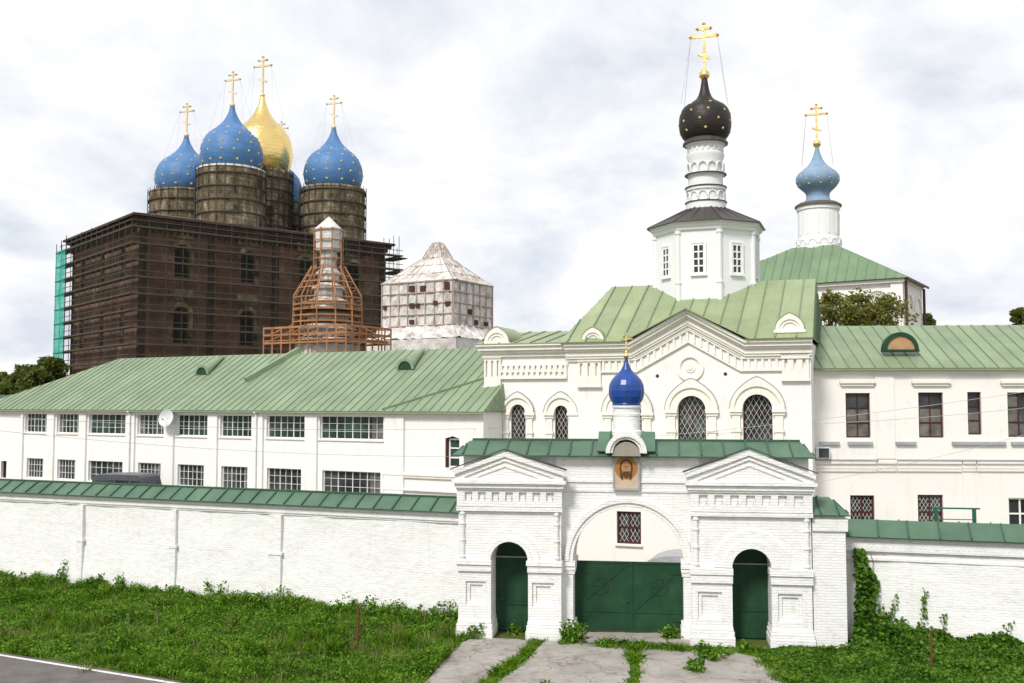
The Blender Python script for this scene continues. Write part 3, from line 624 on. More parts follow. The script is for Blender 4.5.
# big green gates
gv = VC+.75; g0, g1, gm = FG.u(573, gv)-.1, FG.u(683, gv)+.1, FG.u(630, gv); gz1 = FG.z(628, 561.5, gv); gz0 = .13
for a, b, sgn in ((g0, gm-.004, 1), (gm+.004, g1, -1)):
    m = MB(); m.box(a, b, gv, gv+.03, gz0, gz1)
    for q in (a+.03, b-.03): m.box(q-.03, q+.03, gv-.025, gv-.001, gz0, gz1)
    m.box(a+.06, b-.06, gv-.022, gv-.001, gz1-.06, gz1); m.box(a+.06, b-.06, gv-.022, gv-.001, gz0, gz0+.06)
    zmid = gz0+(gz1-gz0)*.27; m.box(a+.06, b-.06, gv-.022, gv-.001, zmid-.025, zmid+.025)
    if sgn > 0: m.box(b-.03, b+.035, gv-.04, gv-.026, gz0, gz1)
    m.bar((a+.08, gv-.012, zmid+.02), (b-.06, gv-.012, gz1-.05), .05, .018, (0, 1, 0))
    leaf = m.build('gate_leaf', 'door', G)
    for zh in (gz0+.35, gz1-.35):
        hx = a+.05 if sgn > 0 else b-.05; m = MB(); m.box(hx, hx+sgn*.5, gv-.034, gv-.026, zh-.03, zh+.03); m.tube((hx, gv-.04, zh-.09), (hx, gv-.04, zh+.09), .025, 8); m.build('hinge', 'door', leaf)
    if sgn > 0: m = MB(); m.box(b-.16, b-.04, gv-.05, gv-.026, 1.05, 1.25); m.build('lock', 'door', leaf)
    m = MB(); c_ = (a+b)/2; zc2 = zmid+(gz1-zmid)*.5
    for r_ in (.28,): m.ring(arc(c_, zc2, r_, 180, -180, 28), arc(c_, zc2, r_-.025, 180, -180, 28), gv-.018, gv-.001)
    for k in range(3): an = PI*k/3; m.bar((c_-.26*math.cos(an), gv-.012, zc2-.26*math.sin(an)), (c_+.26*math.cos(an), gv-.012, zc2+.26*math.sin(an)), .015, .012, (0, 1, 0))
    m.build('rosette', 'door', leaf)

# ================================================================== PERIMETER WALLS
PW = fthing('perimeter_wall', 'long whitewashed brick wall with green tin coping, left of the gatehouse', 'wall', FW)
wz = FW.z(230, 501.5); u0 = FW.u(-1) - 4.5
# slightly uneven front: the wall sheet is a subdivided slab
def uneven_wall(u0, u1, z1, th, parent, amp=.035, batter=.10, step=.35):
    nu = max(2, int((u1-u0)/step)); nz = max(2, int(z1/step)); g = RNG.normal(0, 1, (nu+3, nz+3)); m = MB(); vs = []; fs = []
    for i in range(nu+1):
        for j in range(nz+1):
            q = (g[i, j]+g[i+1, j]+g[i, j+1]+g[i+1, j+1])/4*amp; z = z1*j/nz; vs.append((u0+(u1-u0)*i/nu, q - batter*(1-j/nz)**1.5, z))
    for i in range(nu):
        for j in range(nz): a = i*(nz+1)+j; fs.append((a, a+nz+1, a+nz+2, a+1))
    m.add(vs, fs); m.box(u0, u1, .12, th, 0, z1-.002); m.box(u0, u1, .0, .13, z1-.03, z1-.001)
    return m.build('wall', 'wall', parent, 60)
uneven_wall(u0, .35, wz, .85, PW)
m = MB(); m.box(u0, .3, -.16, .1, wz-.14, wz+.0); m.box(u0, .3, -.09, .1, wz-.33, wz-.142); m.box(u0, .3, -.05, .1, wz-.40, wz-.335); m.build('cornice', 'gate', PW)
for px, wd in ((-1, .30), (86, .28), (178, .28), (279, .55)):
    a = FW.u(px); m = MB(); m.box(a-wd/2, a+wd/2, -.16, .1, 0, wz-.41); m.box(a-wd/2-.06, a+wd/2+.06, -.19, .1, wz*.50, wz*.50+.10); m.build('pilaster', 'wall', PW)
m = MB(); va, vb, vm = -.30, 1.15, .43; zt = wz + .62
zt = FW.z(230, 488.5, vm); c0 = wz+.01
m.seamed([(u0, va, c0), (.2, va, c0), (.2, vm, zt), (u0, vm, zt)], .76, .04, .05, .05); m.seamed([(.2, vb, c0), (u0, vb, c0), (u0, vm, zt), (.2, vm, zt)], .76)
m.bar((u0, vm, zt+.015), (.2, vm, zt+.015), .12, .05, k=1); m.build('coping', ['roof_g', 'seam_g'], PW)

PR = fthing('perimeter_wall', 'shorter whitewashed brick wall with vines at its foot, right of the gatehouse', 'wall', FR)
wz = FR.z(930, 538.5); u1 = FR.u(1024)+5
uneven_wall(-.6, u1, wz, .8, PR)
m = MB(); m.box(-.6, u1, -.13, .1, wz-.13, wz); m.box(-.6, u1, -.07, .1, wz-.36, wz-.132)
q = -.6
while q < u1: m.box(q, q+.08, -.10, -.071, wz-.36, wz-.26); q += .16
m.box(-.6, u1, -.11, .1, wz-.46, wz-.363); m.box(-.6, u1, -.05, .1, wz-.75, wz-.68); m.build('cornice', 'gate', PR)
m = MB(); va, vb, vm = -.28, 1.1, .41; zt = FR.z(930, 521.5, vm); c0 = wz+.01
m.seamed([(-.6, va, c0), (u1, va, c0), (u1, vm, zt), (-.6, vm, zt)], .92, .04, .045, .04); m.seamed([(u1, vb, c0), (-.6, vb, c0), (-.6, vm, zt), (u1, vm, zt)], .92); m.build('coping', ['roof_g', 'seam_g'], PR)

# ================================================================== LEFT BUILDING
LB = fthing('residential_block', 'long two storey white building with sage green hipped roof behind the left wall', 'building', FL)
lu0, lu1 = FL.u(-20), FL.u(483.5); lz = FL.z(300, 411); LD = 12.0
UPW = [(26, 47.5), (57.5, 79.5), (89.5, 126), (138, 164.5), (177, 208), (220.6, 251.8), (267, 305), (320, 383.5)]
LOW = [(28.5, 45), (59, 77), (90, 124), (139.5, 162), (179, 205), (222.4, 248.5), (268, 302), (323, 381)]
uzt, uzb = FL.z(350, 416), FL.z(350, 439.5); lzt = FL.z(350, 471.3); lzb = FL.z(192, 486.5)
ups = [rect(FL.u(a), FL.u(b), uzb, uzt) for a, b in UPW]; los = [rect(FL.u(a), FL.u(b), lzb, lzt) for a, b in LOW]
au0, au1 = FL.u(445.5), FL.u(459.5); az0, az1 = FL.z(452, 468), FL.z(452, 438.5)
ann = [(au0, az0), (au1, az0), (au1, az1), ((au0+au1)/2, az1+.13), (au0, az1)]
ew0, ew1 = FL.u(3), FL.u(8.5); end_w = rect(ew0, ew1, FL.z(5, 478), FL.z(5, 461))
m = MB(); m.plate(rect(lu0, lu1, 0, lz), ups+los+[ann, end_w], 0, .5); m.box(lu1-.45, lu1, .502, LD, 0, lz); m.box(lu0, lu0+.45, .502, LD, 0, lz); m.box(lu0+.46, lu1-.46, LD-.4, LD, 0, lz)
m.build('wall', 'stucco_w', LB)
for i, ((a, b), h) in enumerate(zip(UPW, ups)):
    n = 4 if b-a > 50 else 3; rect_window(LB, h[0][0], h[1][0], uzb, uzt, .16, n*2, 3, 'winw', 'glass_g', .05, .02, 'trim', tuple(range(2, n*2, 2)), cur=random.choice((None, None, None, (0, .2, 1), (.8, 1, 1))))
for i, ((a, b), h) in enumerate(zip(LOW, los)):
    n = 4 if b-a > 50 else 3; rect_window(LB, h[0][0], h[1][0], lzb, lzt, .16, n*2, 3, 'winw', 'glass', .04, .02, None, tuple(range(2, n*2, 2)), cur=random.choice((None, None, (0, .2, 1), (.8, 1, 1), None, (.3, .5, .8))))
rect_window(LB, ew0, ew1, end_w[0][1], end_w[2][1], .2, 2, 2, 'winr', 'glass')
m = MB(); m.box(au0+.002, au0+.09, .03, .3, az0+.002, az1-.002); m.build('reveal_lining', 'winr', LB)
rect_window(LB, au0+.10, au1-.01, az0+.02, az1-.01, .22, 1, 3, 'winw', 'glass_g', .08, .07, 'winw')
for a, b in ((23, 25.2), (49, 56), (81, 88), (128, 136.5), (166, 175.5), (209.5, 219), (253.5, 264.5), (306.5, 318.5), (386, 405)):
    m = MB(); m.box(FL.u(a), FL.u(b), -.14, .02, 0, lz-.16); m.build('pilaster', 'stucco_w', LB)
m = MB(); m.box(lu0-.1, lu1+.1, -.20, .02, lz-.14, lz-.002); m.box(lu0-.06, lu1+.06, -.12, .02, lz-.30, lz-.143); c1 = FL.u(384)
m.box(c1, lu1+.08, -.17, .02, FL.z(420, 475.8), FL.z(420, 473.5)); m.box(c1, lu1+.05, -.12, .02, FL.z(420, 478), FL.z(420, 476)); m.box(c1, lu1+.03, -.16, .02, FL.z(420, 491), FL.z(420, 489.5)); m.build('cornice', 'trim', LB)
m = MB(); e = .42; vr = LD/2; zr = FL.z(298, 353.2, vr); za = lz+.02; ra_, rb_ = FL.u(120, vr, 360), lu1-1.3; a0, a1, v0, v1 = lu0-e, lu1+.22, -e, LD+e
m.seamed([(a0, v0, za), (a1, v0, za), (rb_+1, vr, zr), (ra_, vr, zr)], .60, .06, .032, .036); m.seamed([(a1, v1, za), (a0, v1, za), (ra_, vr, zr), (rb_+1, vr, zr)], .60)
m.seamed([(a0, v1, za), (a0, v0, za), (ra_, vr, zr)], .60); m.seamed([(a1, v0, za), (a1, v1, za), (rb_+1, vr, zr)], .60)
m.box(a0+.02, a1-.02, v0+.02, v0+.05, za-.13, za-.052); rf = m.build('roof', ['roof_l', 'seam'], LB)
def roofpt(px, py):                                # point on the front slope seen at that pixel
    d = ray(px, py); P0 = FL.w(a0, v0, za); e1 = FL.ud; e2 = (FL.w(0, vr, zr)-FL.w(0, v0, za)); n = e1.cross(e2); o = Vector((0, 0, H)); t = (P0-o).dot(n)/d.dot(n); return Vector(FL.loc(o+d*t))
m = MB(); p, q = roofpt(246, 382), roofpt(299, 351.5); m.bar(p+Vector((0, 0, .12)), q+Vector((0, 0, .12)), .45, .35); m.build('fire_break', 'roof_l', rf)
m = MB(); p, q = roofpt(382, 410), roofpt(487, 378); m.bar(p+Vector((0, 0, .05)), q+Vector((0, 0, .05)), .10, .09); m.build('roof_seam', 'seam', rf)
def dormer(px, py, r, parent, mat='roof_l'):
    p = roofpt(px, py); m = MB(); prof = arc(0, 0, r, 180, 0, 14); L = 1.9
    vs = [(p.x+a, p.y-.1, p.z+b+.02) for a, b in prof] + [(p.x+a*.12, p.y+L, p.z+.02+b*.15+L*.66) for a, b in prof]
    n = len(prof); fs = [(i, i+1, n+i+1, n+i) for i in range(n-1)]; m.add(vs, fs); m.ring([(p.x+a, p.z+b+.02) for a, b in arc(0, 0, r+.05, 180, 0, 14)], [(p.x+a, p.z+b+.02) for a, b in arc(0, 0, r*.8, 180, 0, 14)], p.y-.16, p.y-.06)
    d = m.build('dormer', mat, parent); MB().plate([(p.x+a, p.z+b+.02) for a, b in arc(0, 0, r*.82, 180, 0, 14)], (), p.y-.09, p.y-.05).build('louvre', 'door', d); return d
dormer(203, 374.5, .58, rf); dormer(406, 369.5, .60, rf)
for px in (133, 259): u = FL.u(px); m = MB(); m.tube((u, -.24, .3), (u, -.24, lz-.25), .05, 8); m.tube((u, -.24, lz-.25), (u, -.42, lz-.08), .05, 8); m.build('downpipe', 'winw', LB)
# satellite dish on the wall
p = pt(167.5, 418.5, FL.w(FL.u(167.5), -.75).y)
D_ = thing('satellite_dish', 'round pale satellite dish fixed between two upper windows of the long building', 'satellite dish', p)
m = MB(); ax = Vector((-.35, -.93, .25)).normalized(); xa = ax.orthogonal().normalized(); ya = ax.cross(xa); vs = []; fs = []; nr = 6; ns = 28; rr = .56
for j in range(nr+1):
    r_ = rr*j/nr
    for i in range(ns): a = 2*PI*i/ns; vs.append(xa*r_*math.cos(a)+ya*r_*math.sin(a)+ax*(.22*(r_/rr)**2-.05))
for j in range(nr):
    for i in range(ns): fs.append((j*ns+i, j*ns+(i+1) % ns, (j+1)*ns+(i+1) % ns, (j+1)*ns+i))
m.add(vs, fs); m.build('reflector', 'dish', D_, 60)
m = MB(); m.tube((0, 0, 0), Vector((0, 0, 0))-Vector((FL.vd.x*-.75, FL.vd.y*-.75, .1)), .03); m.build('bracket', 'grey', D_)
m = MB(); m.tube(xa*-.1-ax*.05-Vector((0, 0, .4)), ax*.45-Vector((0, 0, .15)), .015); m.build('feed_arm', 'grey', D_)
MB().tube(ax*.42-Vector((0, 0, .17)), ax*.54-Vector((0, 0, .12)), .045).build('feed_horn', 'grey', D_)

# ================================================================== CHURCH
CH = fthing('gate_church', 'white church with gabled facade and black starred onion dome, behind the gatehouse', 'church', FC)
U = lambda px, v=0: FC.u(px, v, 390); Z = lambda px, py, v=0: FC.z(px, py, v)
cu0, cm, cu1 = U(484), U(570), U(811.5); VM = -.18; CD = 11.0
zl = Z(530, 344); zel = Z(600, 345, VM); zer = Z(780, 338, VM); ze = (zel+zer)/2
sprL = Z(530, 412.3); wb = Z(600, 445)-.45
def chw(a, b, top, v): r = (U(b, v)-U(a, v))/2; return U(a, v), U(b, v), wb, Z((a+b)/2, top, v)-r
WN = [chw(511, 525.5, 404.3, 0), chw(555, 570, 403, 0)]; WM = [chw(613.5, 641.5, 397.5, VM), chw(677.5, 705.5, 395.5, VM), chw(742.5, 772, 394, VM)]
WN[1] = (U(554.8), min(U(569.6), cm-.12), wb, WN[1][3])
aw = rect(U(616, VM), U(640, VM), Z(628, 544, VM), Z(628, 511.5, VM))
m = MB(); m.plate(rect(cu0, cm, 0, zl-.02), [archhole(*w_) for w_ in WN], 0, .6); m.box(cu0, cu0+.6, .602, CD, 0, zl-.02); m.box(cu0+.61, cm+.5, CD-.5, CD, 0, zl-.03)
pk = Z(688, 309.5, VM-.3); bl, br_ = U(632, VM), U(746, VM); uk = U(689, VM)
prof = [(cm, ze-.1), (bl, ze-.1), (uk, pk-.12), (br_, ze-.1), (cu1, ze-.1)]
m.plate([(cm, 0), (cu1, 0)] + prof[::-1], [archhole(*w_) for w_ in WM], VM, .6); m.box(cu1-.6, cu1, .602, CD, 0, ze-.1); m.box(cm+.52, cu1-.61, CD-.5, CD, 0, ze-.1)
m.build('wall', 'stucco_w', CH)
for w_ in WN: arch_window(CH, *w_, .18, 'winr', .24)
for w_ in WM: arch_window(CH, *w_, .08, 'winr', .27)
VX = -6.0; xa = [U(572, VX), U(700, VX), Z(628, 480, VX)]; ax_ = rect(FC.u(616, VX), FC.u(640, VX), FC.z(628, 544, VX), FC.z(628, 511.5, VX))
m = MB(); m.plate(rect(xa[0]-2, xa[1]+2, 0, xa[2]), [ax_], VX, VX+.5); m.box(xa[0]-2, xa[0]-1.6, VX+.502, VM-.3, 0, xa[2]); m.box(xa[1]+1.6, xa[1]+2, VX+.502, VM-.3, 0, xa[2]); an_ = m.build('annex_wall', 'stucco', CH)
m = MB(); m.sheet([(xa[0]-2.2, VX-.3, xa[2]+.01), (xa[1]+2.2, VX-.3, xa[2]+.01), (xa[1]+2.2, VM-.3, xa[2]+.5), (xa[0]-2.2, VM-.3, xa[2]+.5)], .06); m.build('annex_roof', 'roof_c', an_)
rect_window(an_, ax_[0][0], ax_[1][0], ax_[0][1], ax_[2][1], VX+.12, 2, 2, 'winr', 'glass', .09, .08, 'trim', (), .20)
def hood(cx, r_out, r_in, apex_px, spr, v, parent):
    c = cx; m = MB(); k = .20
    m.ring(ogee(c, spr, r_out, k), arc(c, spr, r_out*.84, 180, 0, 28), v-.20, v-.003); m.ring(arc(c, spr, r_out*.86, 180, 0, 28), arc(c, spr, r_in+.004, 180, 0, 28), v-.11, v-.002)
    for s in (-1, 1):
        a, b = sorted((c+s*(r_in+.03), c+s*r_out)); pw = b-a
        m.box(a-.03, b+.06 if s > 0 else b+.03, v-.24, v-.004, spr-.16, spr-.002); m.box(a, b, v-.17, v-.004, spr-.30, spr-.163); m.box(a+.04, b-.04, v-.12, v-.004, spr-.36, spr-.303)
        m.box(a+.09, b-.09, v-.12, v-.004, wb, spr-.362); m.box(a+.03, b-.03, v-.17, v-.004, spr-1.15, spr-1.03)
    o = m.build('window_surround', 'trim', parent); f = MB(); o1 = ogee(c, spr, r_out+.035, k); f.ring(o1, ogee(c, spr, r_out+.003, k), v-.22, v-.004); f.build('hood_shade_line', 'flash_shade', o); return o  # thin grey rim paints a shadow line along the hood top
for w_, cw in zip(WN, ((517.5, 17), (561.5, 18))): hood((w_[0]+w_[1])/2, .92, (w_[1]-w_[0])/2, 0, sprL, 0, CH)
for w_ in WM: hood((w_[0]+w_[1])/2, 1.33, (w_[1]-w_[0])/2, 0, w_[3]-.02, VM, CH)
# cornices: stepped courses following the gable
def course(pts, t0, t1, v0, v1, mm): mm.plate([(u, z-t1) for u, z in pts] + [(u, z-t0) for u, z in reversed(pts)], (), v0, v1)
m = MB(); zc = ze+.02
base = [(cm-.12, zc), (bl, zc), (uk, pk), (br_, zc), (cu1+.10, zc)]
for t0, t1, d in ((0, .16, .62), (.162, .34, .50), (.342, .46, .36), (.462, .70, .26), (.702, .82, .20), (.822, .96, .11)): course(base, t0, t1, VM-d, VM-.003, m)
for t0, t1, d in ((0, .12, .55), (.122, .34, .42), (.342, .50, .26), (.502, .68, .14)): m.box(cu0-d*.5, cm-.13, -d, -.003, zl-t1, zl-t0)
m.build('cornice', 'trim', CH)
# friezes with small sunk niches and corner blocks
m = MB(); fz0, fz1 = Z(530, 377.5), Z(530, 364.5)
fa, fb = U(501.5), cm-.15; n = 12; hs = []; du = (fb-fa)/n; fh = fz1-fz0
for i in range(n): hs += [rect(fa+du*(i+.25), fa+du*(i+.58), fz1-fh*.42, fz1-fh*.10), rect(fa+du*(i+.02), fa+du*(i+.45), fz0+fh*.12, fz0+fh*.40)]
m.plate(rect(fa, fb, fz0, fz1), hs, -.12, -.003); m.box(fa, fb, -.17, -.003, fz0-.08, fz0-.003)
for a, b, y0, y1, v in ((485, 501.5, 386, 358.5, 0), (578.5, 601.5, 385.5, 361, VM), (782.5, 809.5, 379, 353, VM)):
    ua, ub, za, zb = U(a, v), U(b, v), Z((a+b)/2, y0, v), Z((a+b)/2, y1, v); q = (ub-ua)/3
    m.plate(rect(ua, ub, za, zb), [rect(ua+q*(i+.3), ua+q*(i+.62), za+.5, zb-.12) for i in range(3)], v-.14, v-.004); m.box(ua-.04, ub+.04, v-.20, v-.004, za-.10, za-.003)
    m.box(ua-.03, ub+.03, v-.20, v-.004, zb+.003, min(zb+.07, zc-.97 if v else zl-.70))
g0 = U(601.6, VM); g1 = U(782.4, VM); zf = Z(770, 356.5, VM); low = [(g0, zf), (bl+.25, zf), (uk, zf+(pk-zc)*.93), (br_-.25, zf), (g1, zf)]
course(low, .02, .10, VM-.12, VM-.004, m); course(low, .62, .72, VM-.13, VM-.004, m)
def at(u):
    for (a, za), (b, zb) in zip(low, low[1:]):
        if a <= u <= b: return za + (zb-za)*(u-a)/(b-a)
    return zf
u = g0+.05
while u < g1-.2:
    za = (at(u)+at(u+.12))/2; m.box(u, u+.13, VM-.09, VM-.005, za-.615, za-.105); u += .34
m.build('frieze', 'trim', CH)
m = MB(); cz = Z(690.5, 367.4, VM); cc = U(690.5, VM)
m.ring(arc(cc, cz, .70, 180, -180, 40), arc(cc, cz, .50, 180, -180, 40), VM-.10, VM-.004); m.ring(arc(cc, cz, .50, 180, -180, 40), arc(cc, cz, .46, 180, -180, 40), VM-.05, VM-.004); m.plate(el(cc, cz, .26, .26, 24), (), VM-.05, VM-.004); m.plate(el(cc, cz, .14, .14, 24), (), VM-.08, VM-.052); m.build('medallion', 'trim', CH)
for px, py in ((657.5, 376), (725.6, 374)): a, b = U(px, VM), Z(px, py, VM); MB().plate(el(a, b, .09, .09, 14), (), VM-.015, VM+.05).build('vent', 'hole', CH)
# roofs
vr = 5.6; zr = FC.z(760, 281, vr); a0, a1, v0 = cm-.35, cu1+.15, VM-.75; r0, r1 = FC.u(612, vr, 287), FC.u(815.5, vr, 281)
m = MB(); zb = zc+.03
vb_ = v0+(pk+.06-zb)*(vr-v0)/(zr-zb)
m.seamed([(a0, v0, zb), (bl-.2, v0, zb), (uk, vb_, pk+.06), (uk, vr, zr), (r0, vr, zr)], .98, .06, .055, .06); m.seamed([(br_+.2, v0, zb), (a1, v0, zb), (r1, vr, zr), (uk, vr, zr), (uk, vb_, pk+.06)], .98, .06, .055, .06); m.seamed([(a1, CD+.4, zb), (a0, CD+.4, zb), (r0, vr, zr), (r1, vr, zr)], .98); m.seamed([(a0, CD+.4, zb), (a0, v0, zb), (r0, vr, zr)], .98)
# cross gable over the pediment
slope = (zr-zb)/(vr-v0); vback = v0+(pk+.06-zb)/slope; gz = pk+.05
for a, b in ((bl-.25, uk), (br_+.25, uk)):
    m.sheet([(a, v0-.06, zb+.03), (b, v0-.06, gz), (b, vback+.2, gz), (a, v0+.02, zb+.03)], .05)
m.seamed([(a1, v0, zb), (a1, CD+.4, zb), (r1, vr, zr)], .9)
rf = m.build('roof', ['roof_c', 'seam', 'stucco_w'], CH)
m = MB(); zz0 = zl+.02; m.seamed([(cu0-.3, -.58, zz0), (a0+1.2, -.58, zz0), (a0+1.2, 5, zz0+1.0), (cu0-.3, 5, zz0+1.0)], .9); m.seamed([(a0+1.2, CD, zz0), (cu0-.3, CD, zz0), (cu0-.3, 5, zz0+1.0), (a0+1.2, 5, zz0+1.0)], .9)
m.build('low_roof', ['roof_c', 'seam'], CH)
# small kokoshniks standing on the eaves
for px, py, wpx, v in ((497, 342.5, 27, -.3), (593.5, 341, 23, VM-.35), (791, 329.5, 26, VM-.2)):
    v_ = v; a, z0 = FC.u(px, v_), FC.z(px, py, v_); r_ = wpx/2*.053; m = MB(); b0 = z0
    o_ = ogee(a, b0, r_, .16); i1_ = arc(a, b0, r_*.72, 180, 0, 28); m.ring(o_, i1_, v_-.12, v_+.25); m.ring(arc(a, b0, r_*.74, 180, 0, 28), arc(a, b0, r_*.5, 180, 0, 28), v_-.06, v_+.2); m.plate(arc(a, b0, r_*.52, 180, 0, 20), (), v_, v_+.15)
    m.box(a-r_*1.1, a+r_*1.1, v_-.15, v_+.25, b0-.16, b0-.003); k_ = m.build('kokoshnik', 'trim', CH)
    m = MB(); o2 = [(x, z+.05) for x, z in ogee(a, b0, r_*1.02, .16)]; m.ring(o2, [(x, z-.045) for x, z in o2], v_-.14, v_+(2.4 if v == -.3 else 1.2)); m.build('kokoshnik_roof', 'roof_c', k_)
# octagon, neck, dome
ov = vr+.75; oc = FC.u(706.5, ov, 250); oR = (FC.u(763.5, ov, 230)-FC.u(651.5, ov, 230))/2*.925; OA = PI/8
oz0 = zb; oz1 = FC.z(706, 222, ov-oR*.92)
octp = lambda r, z: (r, z)
m = MB(); m.lathe([(oR, oz0), (oR, oz1)], (oc, ov), 8, a0=OA); octo = m.build('octagon', 'octo', CH)
m = MB(); m.lathe([(oR*1.02, oz1-.42), (oR*1.05, oz1-.36), (oR*1.05, oz1-.22), (oR*1.10, oz1-.12), (oR*1.10, oz1-.02), (oR*1.14, oz1+.05)], (oc, ov), 8, a0=OA)
bz = FC.z(706, 281, ov-oR)
for i in range(8):
    a = OA + i*PI/4; x, y = oc+oR*math.cos(a), ov+oR*math.sin(a); d = Vector((math.cos(a), math.sin(a), 0)); t = Vector((-d.y, d.x, 0))
    B_ = Vector((x, y, 0)); m.lathe([(.15, oz0+.3), (.15, bz-.1), (.19, bz-.08), (.19, bz+.02), (.13, bz+.05), (.13, oz1-.62), (.18, oz1-.6), (.18, oz1-.43)], (x, y), 8, a0=a)
m.build('cornice', 'octo', octo)
fw = 2*oR*math.sin(PI/8); ap = oR*math.cos(PI/8)
ow0, ow1 = FC.z(703, 273.5, ov-ap), FC.z(703, 243, ov-ap)
proto = None
for k in range(8):
    e = thing_e = None
    m = MB(); w2, hh = .33, ow1-ow0
    m.plate(rect(-w2, w2, 0, hh), [rect(-w2+.08, -.04, .08+(hh-.12)*j/4, (hh-.12)*(j+1)/4) for j in range(4)] + [rect(.04, w2-.08, .08+(hh-.12)*j/4, (hh-.12)*(j+1)/4) for j in range(4)], -.07, .03); m.box(-w2-.12, w2+.12, -.14, .02, -.12, -.01); m.ring([(-w2-.09, 0), (-w2-.09, hh+.09), (w2+.09, hh+.09), (w2+.09, 0)], [(-w2, 0), (-w2, hh), (w2, hh), (w2, 0)], -.10, .02)
    if proto is None:
        f = m.build('window', 'winw', octo); pn = MB().box(-w2+.03, w2-.03, -.02, .02, .03, hh-.03).build('pane', 'glass', f); proto = f
    else:
        f = proto.copy(); COL.objects.link(f); pn = kids(proto)[0].copy(); COL.objects.link(pn); pn.parent = f
    f.parent = octo; a = -PI/2 + k*PI/4; f.location = (oc+ap*math.cos(a), ov+ap*math.sin(a), ow0); f.rotation_euler = (0, 0, a+PI/2)
nR = (FC.u(727, ov, 200)-FC.u(688, ov, 200))/2*.96; nz0 = FC.z(706, 207, ov-nR)
m = MB(); m.lathe([(oR*1.17, oz1+.02), (oR*1.17, oz1+.06), (nR*1.15, nz0)], (oc, ov), 8, a0=OA)
for i in range(8): a = OA+i*PI/4; m.bar((oc+oR*1.15*math.cos(a), ov+oR*1.15*math.sin(a), oz1+.09), (oc+nR*1.1*math.cos(a), ov+nR*1.1*math.sin(a), nz0+.03), .06, .06)
for i in range(24): a = OA+i*PI/12; s_ = math.cos(PI/8)/math.cos((i % 3)*PI/12-PI/8); m.bar((oc+oR*1.13*s_*math.cos(a), ov+oR*1.13*s_*math.sin(a), oz1+.10), (oc+nR*1.1*math.cos(a), ov+nR*1.1*math.sin(a), nz0+.02), .035, .04)
m.build('tent_roof', 'roof_k', CH)
zy = lambda y: FC.z(706, y, ov)
n1_, n2_ = nR*.92, nR*.88
m = MB(); m.lathe([(nR*1.06, nz0-.2), (nR*1.06, zy(203)), (nR*.97, zy(202)), (nR*.97, zy(192)), (nR*1.06, zy(191.5)), (nR*1.06, zy(189)), (n1_, zy(188)), (n1_, zy(177)), (nR*.98, zy(176)), (nR*.98, zy(174)), (n2_, zy(173)), (n2_, zy(163)), (nR*1.0, zy(158)), (nR*1.0, zy(155)), (n1_, zy(154)), (n1_, zy(147)), (nR*1.06, zy(146)), (nR*1.06, zy(143))], (oc, ov), 32)
for i in range(12):                                  # blind arcades round the neck
    for zb_, zt_, rr_, wd_ in ((192.0, 202, .97, .16), (163, 173, .93, .15)):
        a = 2*PI*i/12; c = Vector((oc+nR*rr_*math.cos(a), ov+nR*rr_*math.sin(a), 0)); t = Vector((-math.sin(a), math.cos(a), 0)); zl_ = zy(zt_); zh = zy(zb_); r_ = nR*.24
        pts = [c+t*(r_*math.cos(R(b)))+Vector((math.cos(a), math.sin(a), 0))*.02+Vector((0, 0, zl_+(zh-zl_)*.35+(zh-zl_)*.5*math.sin(R(b)))) for b in range(0, 181, 20)]
        for p_, q_ in zip(pts, pts[1:]): m.tube(p_, q_, .05, 5)
        m.tube(Vector((c.x-t.x*r_, c.y-t.y*r_, zl_)), pts[-1], .06, 5)
for i in range(20):
    a = 2*PI*i/20; c = Vector((oc+n1_*math.cos(a), ov+n1_*math.sin(a), zy(150.5))); m.bar(c-Vector((0, 0, .14)), c+Vector((0, 0, .14)), .12, .10, (math.cos(a), math.sin(a), 0))
neck = m.build('neck', 'octo', CH, 25)
m = MB()
for y in (203.3, 188.4, 175.6): z = zy(y); m.lathe([(nR*1.12, z-.02), (nR*1.12, z+.02), (nR*.9, z+.08)], (oc, ov), 32)
m.build('ledge_flashing', 'roof_k', neck)
bR = (FC.u(730.7, ov, 125)-FC.u(678.3, ov, 125))/2; bz0 = zy(143.5); bz1 = zy(79)
MB().lathe([(nR*1.22, bz0-.10), (nR*1.22, bz0-.05), (bR*.70, bz0+.34)], (oc, ov), 16).build('dome_skirt', 'roof_k', CH)
dm = onion('dome', CH, (oc, ov), bR, bz0+.16, bz1-bz0-.16, 'black', ONION, 48, 9, 'gold_p', ss=.062, rows=(.12, .27, .42, .55))
cross(dm, (oc, ov), bz1-.05, zy(23)-bz1, .30, yaw=.05, guys=.016, gz=zy(105), gr=bR*.85)
# white canopy over a cellar door, seen through the arch
p = FC.w(FC.u(662, -8.3, 560), -8.3); cz = FC.z(672, 554.5, -8.3)
CN = thing('cellar_entrance', 'low white rounded cellar entrance behind the green gates', 'cellar entrance', p, -FC.a)
m = MB(); m.box(-.5, 2.3, -.6, 1.4, 0, cz-.45); m.build('base', 'stucco_w', CN)
m = MB(); prof = arc(.9, cz-.45, 1.55, 0, 180, 16, .5); m.plate(prof, (), -.75, 1.5); m.build('canopy', 'flash_shade', CN)

